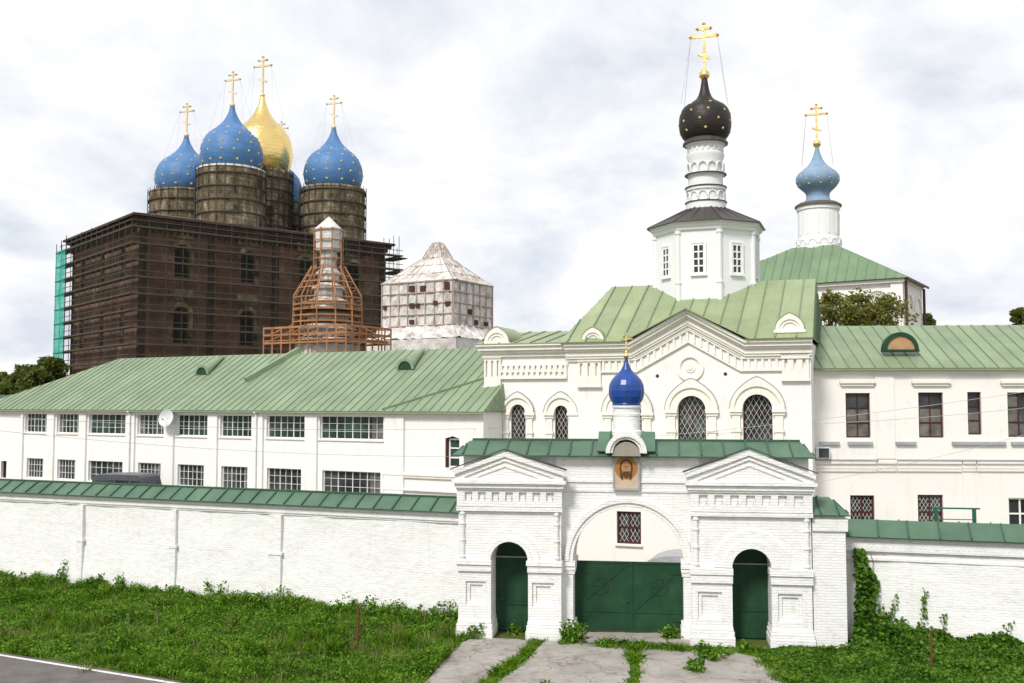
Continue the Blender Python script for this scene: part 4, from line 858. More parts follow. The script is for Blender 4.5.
# ================================================================== RIGHT BUILDING
RB = fthing('residential_block', 'white two storey building with dark red windows and pale green roof, right side', 'building', FB)
U = lambda px, v=0: FB.u(px, v, 420); Z = lambda px, py, v=0: FB.z(px, py, v)
u0, u1 = U(811)-.9, U(1024)+9; ez = Z(900, 368.5); BD = 10
UW = [(846, 870.5, 437.7, 393), (918.8, 943.6, 437.7, 392.4), (968, 981.7, 434.7, 392), (1008, 1032, 437, 392.4)]
LW = [(848.6, 872.7, 530, 495.3), (915.8, 941, 530, 494.8), (1006, 1031, 530, 498)]
hu = [rect(U(a), U(b), Z((a+b)/2, c), Z((a+b)/2, d)) for a, b, c, d in UW]; hl = [rect(U(a), U(b), Z((a+b)/2, c), Z((a+b)/2, d)) for a, b, c, d in LW]
m = MB(); m.plate(rect(u0, u1, 0, ez), hu+hl, 0, .5); m.box(u1-.5, u1, .502, BD, 0, ez); m.box(u0, u1-.51, BD-.4, BD, 0, ez); m.build('wall', 'stucco', RB)
for i, h in enumerate(hu): rect_window(RB, h[0][0], h[1][0], h[0][1], h[2][1], .14, 1 if i == 2 else 2, 3, 'winr', 'glass', .07, .05, cur=((0, 1, .64), (0, 1, .66), (0, 1, .5), (.0, .55, .95))[i])
for i, h in enumerate(hl):
    if i < 2: rect_window(RB, h[0][0], h[1][0], h[0][1], h[2][1], .14, 2, 2, 'winr', 'glass', .09, .08, None, (), .19)
    else: rect_window(RB, h[0][0], h[1][0], h[0][1], h[2][1], .14, 2, 2, 'winw', 'glass', .08, .08)
m = MB()
for a, b in ((840, 875.5), (912, 950.6), (1001, 1042)):
    m.box(U(a), U(b), -.20, -.003, Z(a, 383.4), Z(a, 380.5)); m.box(U(a)+.08, U(b)-.08, -.12, -.003, Z(a, 386), Z(a, 383.5))
m.build('hood_mould', 'trim', RB)
m = MB()
for a, b in ((819, 838.5), (847, 871.7), (895, 915), (951, 1004.5), (1010, 1042)): m.box(U(a), U(b), -.16, .02, Z(a, 444.6), Z(a, 441.6))
for a, b in ((829, 877), (896, 1045)): m.box(U(a), U(b), -.15, .02, Z(a, 460.6), Z(a, 459.2))
m.build('sill_flashing', 'flash_shade', RB)
m = MB()
for a, b in ((812, 875), (876, 895), (896, 960), (961, 974), (975, 1060)):
    m.box(U(a), U(b), -.12, -.003, Z(a, 463.5), Z(a, 460.8)); m.box(U(a), U(b), -.07, -.003, Z(a, 468.5), Z(a, 466)); m.box(U(a), U(b), -.09, -.003, Z(a, 471.2), Z(a, 469))
m.box(u0+1, u1, -.16, -.003, ez-.12, ez-.02); m.box(u0+1, u1, -.09, -.003, ez-.32, ez-.123); m.build('string_course', 'trim', RB)
for a, b, y0 in ((875.5, 894.5, 372), (960.5, 973.5, 472)):
    m = MB(); m.box(U(a), U(b), -.07, .01, 0 if y0 > 400 else Z(a, 458.5), Z(a, 473) if y0 > 400 else ez-.33); m.build('lesene', 'stucco', RB)
m = MB(); vr = BD/2; zr = FB.z(930, 325.5, vr); a0, a1, v0 = u0+.4, u1+.4, -.40; zb = ez+.02
m.seamed([(a0, v0, zb), (a1, v0, zb), (a1, vr, zr), (a0, vr, zr)], .68, .06, .035, .04); m.seamed([(a1, BD+.4, zb), (a0, BD+.4, zb), (a0, vr, zr), (a1, vr, zr)], .68); m.box(a0, a1, v0+.02, v0+.05, zb-.12, zb-.05)
rf = m.build('roof', ['roof_r', 'seam'], RB)
sl_ = (zr-zb)/(vr-v0); v = .9; z0 = zb + sl_*(v-v0); cu_ = FB.u(900.5, v, 345); r_ = .82; z0 = FB.z(900, 349.5, v)
m = MB(); m.ring(arc(cu_, z0, r_+.08, 180, 0, 20), arc(cu_, z0, r_*.86, 180, 0, 20), v-.10, v+.35); m.box(cu_-r_-.1, cu_+r_+.1, v-.14, v+.3, z0-.12, z0-.002); d = m.build('dormer', 'door', rf)
MB().plate(arc(cu_, z0, r_*.88, 180, 0, 20), (), v-.02, v+.04).build('dormer_board', 'orange', d)
# air conditioner
p = FB.w(U(822, -.3), -.02, Z(822, 459, -.3)); AC = thing('air_conditioner', 'beige air conditioner unit on the right building wall beside the church corner', 'air conditioner', p, -FB.a)
m = MB(); m.box(-.36, .36, -.34, -.06, .02, .60); m.build('casing', 'dish', AC, bevel=.02)
m = MB(); m.box(-.20, .30, -.36, -.342, .07, .54); m.build('fan_grille', 'glass', AC); m = MB(); m.box(-.30, -.26, -.36, 0, -.04, .018); m.box(.26, .30, -.36, 0, -.04, .018); m.build('bracket', 'grey', AC)
# landing with green railing behind the right wall
FLa = Frame(933, 37.0, 10); lz = FLa.z(950, 531); LA = fthing('stair_landing', 'low white stair landing behind the right wall under the green railing', 'landing', FLa)
m = MB(); m.box(-.6, 2.2, -.2, 2.2, 0, lz-.1); m.build('base', 'stucco', LA); MB().box(-.7, 2.3, -.3, 2.3, lz-.098, lz).build('slab', 'concrete', LA)
RL = thing('railing', 'green two post railing showing above the right wall coping', 'railing', FLa.w(0, 0, lz), -FLa.a); rz = FLa.z(950, 508.5)-lz; ru = FLa.u(971)
for a in (0, ru): m = MB(); m.box(a-.06, a+.06, -.05, .05, 0, rz+.02); m.build('post', 'greenpaint', RL)
MB().box(-.15, ru+.2, -.03, .03, rz-.02, rz+.035).build('handrail', 'greenpaint', RL); MB().box(.07, ru-.07, -.015, .015, rz*.5, rz*.5+.03).build('mid_rail', 'greenpaint', RL)

# ================================================================== BACK CHURCH
FK = Frame(905.5, 76.0, 33.0); BC = fthing('back_church', 'white church with pale blue onion dome and green pyramid roof, behind the right building', 'church', FK)
ez = FK.z(905, 278); kw = 17.0; kd = FK.vz(922, 300, 0)[0]
m = MB(); rr_ = (FK.u(853)-FK.u(828))/2
m.box(-kw, 0, .2, kd, 0, ez); m.box(-.9, .0, 0, .198, 0, ez)
kb = m.build('wall', 'stucco_w', BC)
m = MB()
for a, b, top in ((783, 812, 292), (828, 853.5, 291), (867, 892.5, 289)):
    c = FK.u((a+b)/2); r_ = (FK.u(b)-FK.u(a))/2; zs = FK.z((a+b)/2, top) - r_; m.ring(arc(c, zs, r_, 180, 0, 24), arc(c, zs, r_*.86, 180, 0, 24), .06, .199); m.ring(arc(c, zs, r_*.70, 180, 0, 24), arc(c, zs, r_*.64, 180, 0, 24), .12, .199); 
    for s in (-1, 1): m.box(c+s*r_*.93-.1, c+s*r_*.93+.1, .06, .199, zs-2.6, zs-.003)
m.box(-kw-.15, .15, -.15, .199, ez-.28, ez-.02); m.box(-kw-.1, .1, -.06, .199, zs-.25, zs-.05)
# arcading on the end wall
for i in range(2): c = kd*(.27+.46*i); m.plate(arc(c, ez-2.2, kd*.18, 180, 0, 20)+list(reversed(arc(c, ez-2.2, kd*.15, 180, 0, 20))), (), .003, .15, axis='u')
m.box(.003, .16, .2, kd, ez-.28, ez-.02); m.build('blind_arcade', 'trim', BC)
for vv in (.1, kd-.3): m = MB(); m.tube((.22, vv, .3), (.22, vv, ez-.2), .11, 8); m.build('downpipe', 'winr', BC)
px_ = -kw/2; pv = kd/2; kz = FK.z(818, 249, pv); q = 1.7; a0, a1, v0, v1 = -kw-.4, .45, -.4, kd+.4; zb = ez+.02
cu_ = FK.u(818.5, pv, 230); m = MB()
T = [(cu_-q, pv-q, kz), (cu_+q, pv-q, kz), (cu_+q, pv+q, kz), (cu_-q, pv+q, kz)]
m.seamed([(a0, v0, zb), (a1, v0, zb), T[1], T[0]], .75, .06, .06, .06); m.seamed([(a1, v0, zb), (a1, v1, zb), T[2], T[1]], .75); m.seamed([(a1, v1, zb), (a0, v1, zb), T[3], T[2]], .75); m.seamed([(a0, v1, zb), (a0, v0, zb), T[0], T[3]], .75); m.sheet(T, .05)
m.build('roof', ['roof_b', 'seam'], BC)
m = MB(); m.box(a1-.02, a1+.06, v0, v1, zb-.16, zb+.02); m.build('gutter', 'winr', BC)
zy = lambda y: FK.z(818, y, pv); dR_ = (FK.u(838.5, pv, 230)-FK.u(798.5, pv, 230))/2
m = MB(); m.lathe([(dR_*1.08, kz-1.2), (dR_*1.08, zy(240)), (dR_, zy(239)), (dR_, zy(212)), (dR_*1.06, zy(211)), (dR_*1.06, zy(207))], (cu_, pv), 32)
for i in range(12):
    a = 2*PI*i/12; er = Vector((math.cos(a), math.sin(a), 0)); t = Vector((-er.y, er.x, 0)); c = Vector((cu_, pv, 0))+er*dR_*1.06
    pts = [c+t*dR_*.22*math.cos(R(b))+Vector((0, 0, zy(246)+.38*math.sin(R(b)))) for b in range(0, 181, 20)]
    for p_, q_ in zip(pts, pts[1:]): m.tube(p_, q_, .07, 5)
    a2 = a+PI/12; c2 = Vector((cu_, pv, 0))+Vector((math.cos(a2), math.sin(a2), 0))*dR_*.99; m.bar(c2+Vector((0, 0, zy(236))), c2+Vector((0, 0, zy(215))), .12, .12, (math.cos(a2), math.sin(a2), 0))
dk = m.build('drum', 'octo', BC, 30)
bR = (FK.u(838.3, pv, 180)-FK.u(795.3, pv, 180))/2
MB().lathe([(dR_*1.14, zy(207)-.05), (dR_*1.14, zy(206)), (dR_*.95, zy(203.5))], (cu_, pv), 32).build('drum_flashing', 'red_roof', dk)
dm = onion('dome', BC, (cu_, pv), bR, zy(205.5), zy(147)-zy(205.5), 'blue_l', WAIST, 40, 11, ss=.05, rows=(.33, .41, .49, .56, .63))
cross(dm, (cu_, pv), zy(147)-.05, zy(104)-zy(147), .33, yaw=.25, guys=.02, gz=zy(165), gr=bR*.7)
# ================================================================== CATHEDRAL
FA = Frame(135, 140.0, -40.4); CA = fthing('cathedral', 'huge dark brick cathedral with blue starred domes and one gold dome, upper left', 'cathedral', FA)
cw, cz = FA.uz(385, 247); _, cz1 = FA.uz(135.5, 217); cd, _ = FA.vz(73, 243); cw = abs(cw); cd = abs(cd); ch = cz1
wins = []
ug = [FA.u(179), FA.u(245.5), FA.u(304), FA.u(352)]
for c in ug:
    wins.append((c-1.05, c+1.05, FA.z(179, 277), FA.z(179, 252))); wins.append((c-1.05, c+1.05, FA.z(178, 343), FA.z(178, 314)))
m = MB(); m.plate(rect(0, cw, 0, ch-1), [archhole(*w_) for w_ in wins], 0, .8); m.plate(rect(.802, cd, 0, ch-1), [archhole(c-1.0, c+1.0, w_[2], w_[3], 12) for c in (6, 15, 24) for w_ in wins[:2]], 0, .8, axis='u')
m.box(cw-.8, cw, .802, cd, 0, ch-1); m.box(.802, cw-.802, cd-.8, cd, 0, ch-1); m.build('wall', 'brick', CA)
for w_ in wins:
    m = MB(); m.plate(archhole(*w_), [archhole(w_[0]+.12, w_[1]-.12, w_[2]+.12, w_[3])], .3, .45); m.box((w_[0]+w_[1])/2-.06, (w_[0]+w_[1])/2+.06, .31, .44, w_[2], w_[3]); f = m.build('window', 'cornice_b', CA)
    MB().plate(archhole(w_[0]+.05, w_[1]-.05, w_[2]+.05, w_[3]), (), .46, .5).build('pane', 'pitch', f)
m = MB(); 
for w_ in wins:
    c = (w_[0]+w_[1])/2; m.ring(archhole(c-1.75, c+1.75, w_[2]-.5, w_[3])[1:], archhole(c-1.15, c+1.15, w_[2]-.5, w_[3])[1:], -.22, -.003); m.box(c-1.7, c+1.7, -.25, -.003, w_[3]+2.0, w_[3]+3.6)
m.build('window_surround', 'sack', CA)
m = MB()
for t0, t1, d in ((-1.0, -.4, .35), (-.4, .1, .8), (.1, .45, 1.25)): m.box(-d, cw+d, -d, cd+d, ch+t0+.002, ch+t1)
for q in np.arange(0, cw, .9): m.box(q, q+.45, -.34, -.004, ch-1.9, ch-1.05)
for q in np.arange(.4, cd, .9): m.box(-.34, -.004, q, q+.45, ch-1.9, ch-1.05)
for a in (0, cw/4, cw/2, cw*.75, cw-1.0): m.box(a, a+1.0, -.30, -.003, 0, ch-2)
m.build('cornice', 'cornice_b', CA)
m = MB(); zt = ch+.47; m.sheet([(-1.2, -1.2, zt), (cw+1.2, -1.2, zt), (cw-9, cd/2, zt+3.2), (11, cd/2, zt+3.2)], .1); m.sheet([(cw+1.2, cd+1.2, zt), (-1.2, cd+1.2, zt), (11, cd/2, zt+3.2), (cw-9, cd/2, zt+3.2)], .1); m.sheet([(-1.2, cd+1.2, zt), (-1.2, -1.2, zt), (11, cd/2, zt+3.2)], .1); m.sheet([(cw+1.2, -1.2, zt), (cw+1.2, cd+1.2, zt), (cw-9, cd/2, zt+3.2)], .1)
m.build('roof', 'red_roof', CA)
def cath_dome(cpx, v, drum_l, drum_r, dl, dr, y_drum, y_top, y_cross, mat, stars, sk=0):
    u = FA.u(cpx, v, 160); dep = (FA.w(u, v)).y; rd_ = (drum_r-drum_l)/2*dep/1000; rb_ = (dr-dl)/2*dep/1000; zd = FA.z(cpx, y_drum, v-rd_*.9); ztp = FA.z(cpx, y_top, v)
    m = MB(); m.lathe([(rd_, ch), (rd_, zd), (rd_*.9, zd+.4)], (u, v), 24); d = m.build('drum', 'sack', CA)
    m = MB(); z = ch+1.0
    while z < zd+.3: m.lathe([(rd_+.02, z), (rd_+.28, z+.02), (rd_+.28, z+.16), (rd_+.02, z+.18)], (u, v), 24, cap=False); z += 2.05
    z = ch+.5
    while z < zd+.2: m.lathe([(rd_+.26, z), (rd_+.31, z+.03), (rd_+.26, z+.06)], (u, v), 24, cap=False); z += .68
    m.build('scaffold_ring', 'plank', d)
    m = MB()
    for i in range(26): a = 2*PI*i/26; m.tube((u+(rd_+.22)*math.cos(a), v+(rd_+.22)*math.sin(a), ch), (u+(rd_+.22)*math.cos(a), v+(rd_+.22)*math.sin(a), zd+.6), .06, 5)
    m.build('scaffold_upright', 'pole', d)
    for i in range(5):
        m = MB(); a = random.uniform(0, 2*PI); zz_ = random.uniform(ch+1, zd-3); q = Vector((math.cos(a), math.sin(a), 0)); m.bar(Vector((u, v, zz_))+q*(rd_-.02), Vector((u, v, zz_+1.7))+q*(rd_-.02), 1.1, .16, q) if True else m.box(0, 1, 0, 1, zz_, zz_+1.7); m.build('drum_opening', 'hole', d)
    MB().lathe([(rd_*1.02, zd-.05), (rd_*1.0, zd+.25), (rb_*.8, zd+.5)], (u, v), 24).build('drum_sheeting', 'tarp' if cpx == 231.5 else 'sack', d)
    dm = onion('dome', CA, (u, v), rb_, zd+.2, ztp-zd-.2, mat, SQUAT, 40, stars)
    MB().lathe([(.30, ztp-.6), (.34, ztp-.2), (.2, ztp)], (u, v), 14).build('finial', 'gold', dm)
    cross(dm, (u, v), ztp-.1, FA.z(cpx, y_cross, v)-ztp, .42, mat='gold_c', yaw=-1.02, guys=.012, gz=ztp-(ztp-zd)*.55, gr=rb_*.75); return u, rd_, zd
d1 = cath_dome(231.5, 7.5, 195, 262, 201, 263, 165, 107, 71, 'blue', 14)
cath_dome(186, 22, 151, 220, 156, 216, 189, 137, 103, 'blue', 14)
cath_dome(333.5, 7.5, 301, 365, 304, 363.5, 184.5, 129, 95, 'blue', 14)
cath_dome(281, 22, 257, 305, 259, 303, 203, 152, 121, 'blue', 14)
cath_dome(261.5, 15, 231, 292, 230.5, 293, 168, 97, 56, 'gold', 0)
# scaffolding round the cathedral
SC = fthing('scaffolding', 'dark tube scaffolding with plank decks and netting wrapped round the cathedral', 'scaffolding', FA); SC.location.z = 0
nlev = 12; zs_ = [ch-1.6 - i*2.35 for i in range(nlev+2)]
for z in zs_:
    if z < 1: continue
    m = MB(); m.box(-1.55, cw+2.6, -1.55, -.42, z, z+.10); m.box(-1.55, -.42, -.418, cd+1.5, z+.002, z+.102); m.box(-1.6, cw+2.6, -1.62, -1.56, z+.9, z+1.0); m.box(-1.62, -1.56, -1.5, cd+1.5, z+.9, z+1.0); m.box(-1.6, cw+2.6, -1.6, -1.57, z-.02, z+.22); m.box(-1.605, -1.575, -1.56, cd+.8, z-.02, z+.22); m.build('deck', 'plank', SC)
pole = None
def put(u, v, top):
    global pole
    if pole is None: m = MB(); m.tube((0, 0, 0), (0, 0, 1), .055, 6); pole = m.build('standard', 'pole', SC); o = pole
    else: o = pole.copy(); COL.objects.link(o); o.parent = SC
    o.location = (u, v, 0); o.scale = (1, 1, top)
for a in np.arange(-1.5, cw+2.7, 2.45): put(a, -1.52, ch + random.uniform(-.6, .5)); 
for b in np.arange(1.0, cd+1.5, 2.45): put(-1.52, b, ch + random.uniform(-.6, .5))
for a, b in ((cw+1.4, -.5), (cw+2.5, -.5), (cw+2.5, 2.5), (cw+1.4, 2.5)): put(a, b, ch+2)
m = MB(); zn = ch-1.3; m.add([(-1.66, -1.66, 0), (cw+.9, -1.66, 0), (cw+.9, -1.66, zn), (-1.66, -1.66, zn), (-1.66, cd+.5, 0), (-1.66, cd+.5, zn)], [(0, 1, 2, 3), (4, 0, 3, 5)]); m.build('netting', 'net', SC)
m = MB()
for i in range(nlev): z = zs_[i]-.3; m.box(cw+.9, cw+3.6, -1.4, 3.2, z, z+.16)
m.build('end_landing', 'plank', SC)
# teal net bay on the far left
tv = FA.vz(66, 300, -1.4)[0]; TN = thing('netted_scaffold', 'tall teal netted scaffold bay at the left end of the cathedral', 'scaffolding', FA.w(-1.4, tv), -FA.a); th_ = FA.z(62, 248, tv)
dv = FA.vz(56.5, 300, -1.4)[0]-tv
m = MB(); m.add([(-.3, 0, 0), (-.3, dv, 0), (-.3, dv, th_), (-.3, 0, th_), (2.2, 0, 0), (2.2, 0, th_)], [(0, 1, 2, 3)]); m.build('net', 'teal', TN)
for q in (0.0, dv*.5, dv): m = MB(); m.tube((-.2, q, 0), (-.2, q, th_+1.2+random.random()), .06, 6); m.build('standard', 'pole', TN)
for i in range(12): m = MB(); m.box(-.36, 1.2, 0, dv, th_-.4-i*2.35, th_-.28-i*2.35); m.build('deck', 'greenpaint', TN)

# ================================================================== TIMBER SPIRE and WRAPPED TOWER
DS = 105.0; K = DS/1000; sc_ = pt(327, 402, DS); zy = lambda y: pt(327, y, DS).z
SP = thing('wrapped_spire', 'white sheeted tapering spire inside a raw timber scaffold', 'spire', (sc_.x, sc_.y, 0))
tiers = [(350, 3.5, 3.1), (337, 3.1, 2.3), (322, 2.7, 1.8), (309, 2.25, 1.5), (296, 1.8, 1.15), (282, 1.4, .9), (268, 1.0, .75)]
ys = [350, 338, 324, 310, 297, 283, 268, 250]
MB().lathe([(3.4, 0), (3.4, zy(345))], (0, 0), 8, a0=PI/8).build('base', 'tarp', SP)
for i, ((y, r0, r1), y2) in enumerate(zip(tiers, ys[1:])):
    m = MB(); z0, z1 = zy(y), zy(y2); h = z1-z0; m.lathe([(r0*.84, z0), (r0*.80, z0+h*.45), (r0*.98, z0+h*.5), (r0*1.0, z0+h*.56), (r1*.96, z0+h*.95), (r1*.8, z1)], (0, 0), 12)
    m.build('tier', 'tarp', SP, 20)
m = MB(); m.lathe([(1.35, zy(251)), (1.42, zy(236)), (1.50, zy(229)), (1.1, zy(226)), (.08, zy(217))], (0, 0), 8, a0=PI/8); m.build('lantern', 'tarp', SP)
TS = thing('timber_scaffold', 'raw timber scaffold of posts and rails stepped round the white spire', 'scaffolding', (sc_.x, sc_.y, 0))
def ring_pts(r, z, n=8, a0=PI/8): return [Vector((r*math.cos(a0+2*PI*i/n), r*math.sin(a0+2*PI*i/n), z)) for i in range(n)]
def rails(r, zs, n=8, t=.11, name='rail'):
    for z in zs:
        m = MB(); P = ring_pts(r, z, n)
        for i in range(n): m.bar(P[i], P[(i+1) % n], t, t*1.3)
        m.build(name, 'wood', TS)
def posts(r0, z0, r1, z1, n=8, t=.12):
    for p_, q_ in zip(ring_pts(r0, z0, n), ring_pts(r1, z1, n)): m = MB(); m.bar(p_, q_, t, t, (0.01, .3, 1)); m.build('post', 'wood', TS)
# square lower platform
hw = 6.3; zt, zb = zy(329), zy(347)
rot = Matrix.Rotation(R(-29), 3, 'Z')
sq = [rot @ Vector(p) for p in ((-hw*.86, -hw*.6, 0), (hw*.86, -hw*.6, 0), (hw*.86, hw*.6, 0), (-hw*.86, hw*.6, 0))]
for i in range(4):
    a, b = sq[i], sq[(i+1) % 4]
    for z in (zy(344), zy(336), zt): m = MB(); m.bar(a+Vector((0, 0, z)), b+Vector((0, 0, z)), .16, .20); m.build('rail', 'wood', TS)
    n = 9 if i % 2 == 0 else 7
    for k in range(n): p_ = a.lerp(b, k/n); m = MB(); m.bar(p_, p_+Vector((0, 0, zt+.1)), .14, .14, (1, 0, 0)); m.build('post', 'wood', TS)
m = MB(); m.plate([(p_.x, p_.y) for p_ in sq], (), zy(342), zy(341), axis='z'); m.build('platform', 'wood', TS)
m = MB()
for i in range(4):
    a, b = sq[i], sq[(i+1) % 4]
    for k in range(3): p_ = a.lerp(b, k/3); q_ = a.lerp(b, (k+1)/3); m.bar(p_+Vector((0, 0, zy(344))), q_+Vector((0, 0, zy(333))), .08, .10)
m.build('brace', 'wood', TS)
posts(3.75, zy(345), 3.6, zy(297), 12); rails(3.65, (zy(336), zy(328), zy(323), zy(317), zy(311), zy(306), zy(299)), 12); posts(2.9, zy(345), 2.75, zy(300), 8, .10)
posts(3.6, zy(297), 1.75, zy(267), 12); posts(2.6, zy(310), 1.5, zy(267), 8, .10); rails(3.05, (zy(289),), 12); rails(2.68, (zy(283),), 12); rails(2.3, (zy(277),), 12); rails(2.75, (zy(318), zy(303)), 8); posts(1.55, zy(270), 1.55, zy(229), 8, .10); rails(1.58, (zy(269), zy(259), zy(250), zy(241), zy(231)), 8, .08); posts(6.0, zy(336), 3.7, zy(326), 8, .09)
m = MB(); m.lathe([(3.7, zy(310.5)), (3.7, zy(309.5))], (0, 0), 8, a0=PI/8); m.build('platform', 'wood', TS)
FT = Frame(452.3, 118.0, 30.0); WT = fthing('wrapped_tower', 'square tower wrapped in white sheeting with a concave tent roof', 'tower', FT)
tl = FT.u(381.5); tr = FT.vz(492, 290, 0)[0]; ez = FT.z(452, 279.5); tw = -tl; td = tr; sk = FT.z(452, 324)
def cloth(m, a, b, c, d, nu, nv, amp):
    a, b, c, d = map(Vector, (a, b, c, d)); nrm = (b-a).cross(d-a).normalized(); g = RNG.normal(0, amp, (nu+1, nv+1)); vs = []
    for i in range(nu+1):
        for j in range(nv+1): p_ = a.lerp(b, i/nu).lerp(d.lerp(c, i/nu), j/nv); e_ = 0 if i in (0, nu) else 1; vs.append(p_ + nrm*float(g[i, j])*e_)
    m.add(vs, [(i*(nv+1)+j, (i+1)*(nv+1)+j, (i+1)*(nv+1)+j+1, i*(nv+1)+j+1) for i in range(nu) for j in range(nv)])
m = MB(); m.box(-tw+.4, -.4, .4, td-.4, 0, ez); cs = [(-tw, 0), (0, 0), (0, td), (-tw, td)]
for (x0, y0), (x1, y1) in zip(cs, cs[1:]+cs[:1]): cloth(m, (x0, y0, 0), (x1, y1, 0), (x1, y1, ez), (x0, y0, ez), 24, 26, .07)
body = m.build('body', 'tarp', WT)
m = MB()
for i in range(9): u = -tw*i/8; m.box(u-.05, u+.05, -.16, -.02, sk, ez)
for i in range(7): v = td*i/6; m.box(.02, .16, v-.05, v+.05, sk, ez)
for i in range(5): z = sk+(ez-sk)*i/4.0; m.box(-tw, 0, -.18, -.02, z-.05, z+.05); m.box(.02, .18, 0, td, z-.05, z+.05)
m.build('batten', 'tarp_s', body)
def tface(pxs, pys, front=True):
    if front: a, z1 = FT.uz(pxs[0], pys[0]); b, z0 = FT.uz(pxs[1], pys[1]); MB().box(a, b, -.20, -.01, z0, z1).build('opening', 'hole', body)
    else: a, z1 = FT.vz(pxs[0], pys[0], 0); b, z0 = FT.vz(pxs[1], pys[1], 0); MB().box(.01, .20, a, b, z0, z1).build('opening', 'hole', body)
for a, b, c, d in ((410, 415, 286, 291.7), (421, 426, 286, 291.7), (445, 450, 282, 289.5), (410, 415, 303.5, 308), (416.5, 420, 303.5, 308), (446, 451, 301.5, 306), (410, 414.5, 320, 324), (384, 387, 306, 310), (434, 438, 301, 305)): tface((a, b), (c, d))
for a, b, c, d in ((467, 471, 309, 315), (474, 477, 320, 325), (484, 487, 322, 326)): tface((a, b), (c, d), False)
# concave roof built in rings
m = MB(); c_ = (-tw/2, td/2); lv = []
pkz = FT.z(441, 243.5, td/2); N = 6
prof = [(1.03, 0), (.78, .20), (.52, .42), (.28, .63), (.19, .83), (.10, 1.0)]
for s, t in prof:
    z = ez+.05+(pkz-ez)*t; lv.append([(c_[0]-tw/2*s, c_[1]-td/2*s, z), (c_[0]+tw/2*s, c_[1]-td/2*s, z), (c_[0]+tw/2*s, c_[1]+td/2*s, z), (c_[0]-tw/2*s, c_[1]+td/2*s, z)])
vs = [p for L in lv for p in L]; fs = [(j*4+i, j*4+(i+1) % 4, (j+1)*4+(i+1) % 4, (j+1)*4+i) for j in range(len(lv)-1) for i in range(4)] + [(20, 21, 22, 23)]
for A_, B_ in zip(lv, lv[1:]):
    for i in range(4): cloth(m, A_[i], A_[(i+1) % 4], B_[(i+1) % 4], B_[i], 14, 3, .06)
m.add(lv[-1], [(0, 1, 2, 3)]); rf = m.build('roof', 'tarp', WT)
m = MB()
for L in lv:
    for i in range(4): m.bar(L[i], L[(i+1) % 4], .10, .10)
for k in range(9):
    for f in range(4):
        for A_, B_ in zip(lv, lv[1:]):
            p_ = Vector(A_[f]).lerp(Vector(A_[(f+1) % 4]), k/8); q_ = Vector(B_[f]).lerp(Vector(B_[(f+1) % 4]), k/8); m.bar(p_, q_, .07, .08)
m.build('batten', 'tarp_s', rf)
m = MB(); e = 1.5; zk = FT.z(452, 338)
for a, b in (((-tw, 0), (0, 0)), ((0, 0), (0, td)), ((0, td), (-tw, td)), ((-tw, td), (-tw, 0))):
    nx, ny = (b[1]-a[1]), -(b[0]-a[0]); L = math.hypot(nx, ny); nx, ny = nx/L, ny/L; tx, ty = (b[0]-a[0])/L, (b[1]-a[1])/L
    cloth(m, (a[0], a[1], sk), (b[0], b[1], sk), (b[0]+nx*e+tx*e, b[1]+ny*e+ty*e, zk), (a[0]+nx*e-tx*e, a[1]+ny*e-ty*e, zk), 22, 4, .11)
m.box(-tw-e+.1, e-.1, -e+.1, td+e-.1, 0, zk-.02); m.build('skirt', 'tarp', WT)

# far outbuilding on the left
FO = Frame(-40, 105, 20); OB = fthing('outbuilding', 'small far building with grey green roof at the left edge', 'building', FO)
m = MB(); m.box(0, 7.2, 0, 7, 0, 7.0); m.build('wall', 'stucco', OB); m = MB(); zr = FO.z(0, 395, 3.5); m.seamed([(-.4, -.4, 7.05), (7.6, -.4, 7.05), (6.5, 3.5, zr), (-.4, 3.5, zr)], .7); m.seamed([(7.6, 7.4, 7.05), (-.4, 7.4, 7.05), (-.4, 3.5, zr), (6.5, 3.5, zr)], .7); m.sheet([(7.6, -.4, 7.05), (7.6, 7.4, 7.05), (6.5, 3.5, zr)], .05); m.build('roof', ['roof_g', 'seam_g'], OB)

# dark van parked by the long building (only its roof shows over the wall)
vp = pt(121, 480, 60.0); vl = 67*.060
VA = thing('van', 'dark blue grey van parked behind the left wall, only its roof showing', 'van', (vp.x, 60.0, 0), -FL.a*.55); vt = pt(121, 474.5, 60).z
m = MB(); L2 = vl/2/.93
sec = [(-L2, .45), (-L2, 1.5), (-L2+.12, vt-.25), (-L2+.4, vt-.03), (-L2*.3, vt), (L2*.52, vt-.02), (L2*.62, vt-.16), (L2*.86, 1.45), (L2, 1.2), (L2, .45)]
m.plate(sec, (), 0, 1.9); m.build('body', 'van', VA, bevel=.06)
m = MB()
for a, b in ((-L2+.4, -L2*.25), (-L2*.2, L2*.25), (L2*.3, L2*.62)): m.box(a, b, -.012, -.001, 1.35, vt-.35)
m.build('side_window', 'glass', VA)
for a in (-L2*.62, L2*.62):
    for v in (.0, 1.68):
        m = MB(); P = [(.34*math.cos(2*PI*i/24), .34+.34*math.sin(2*PI*i/24)) for i in range(24)]; m.plate([(a+x, z) for x, z in P], (), v-.02, v+.22); wh = m.build('wheel', 'tyre', VA); m = MB(); m.plate([(a+x*.55, .34+(z-.34)*.55) for x, z in P], (), v-.03 if v < 1 else v+.2, v-.021 if v < 1 else v+.235); m.build('rim', 'grey', wh)

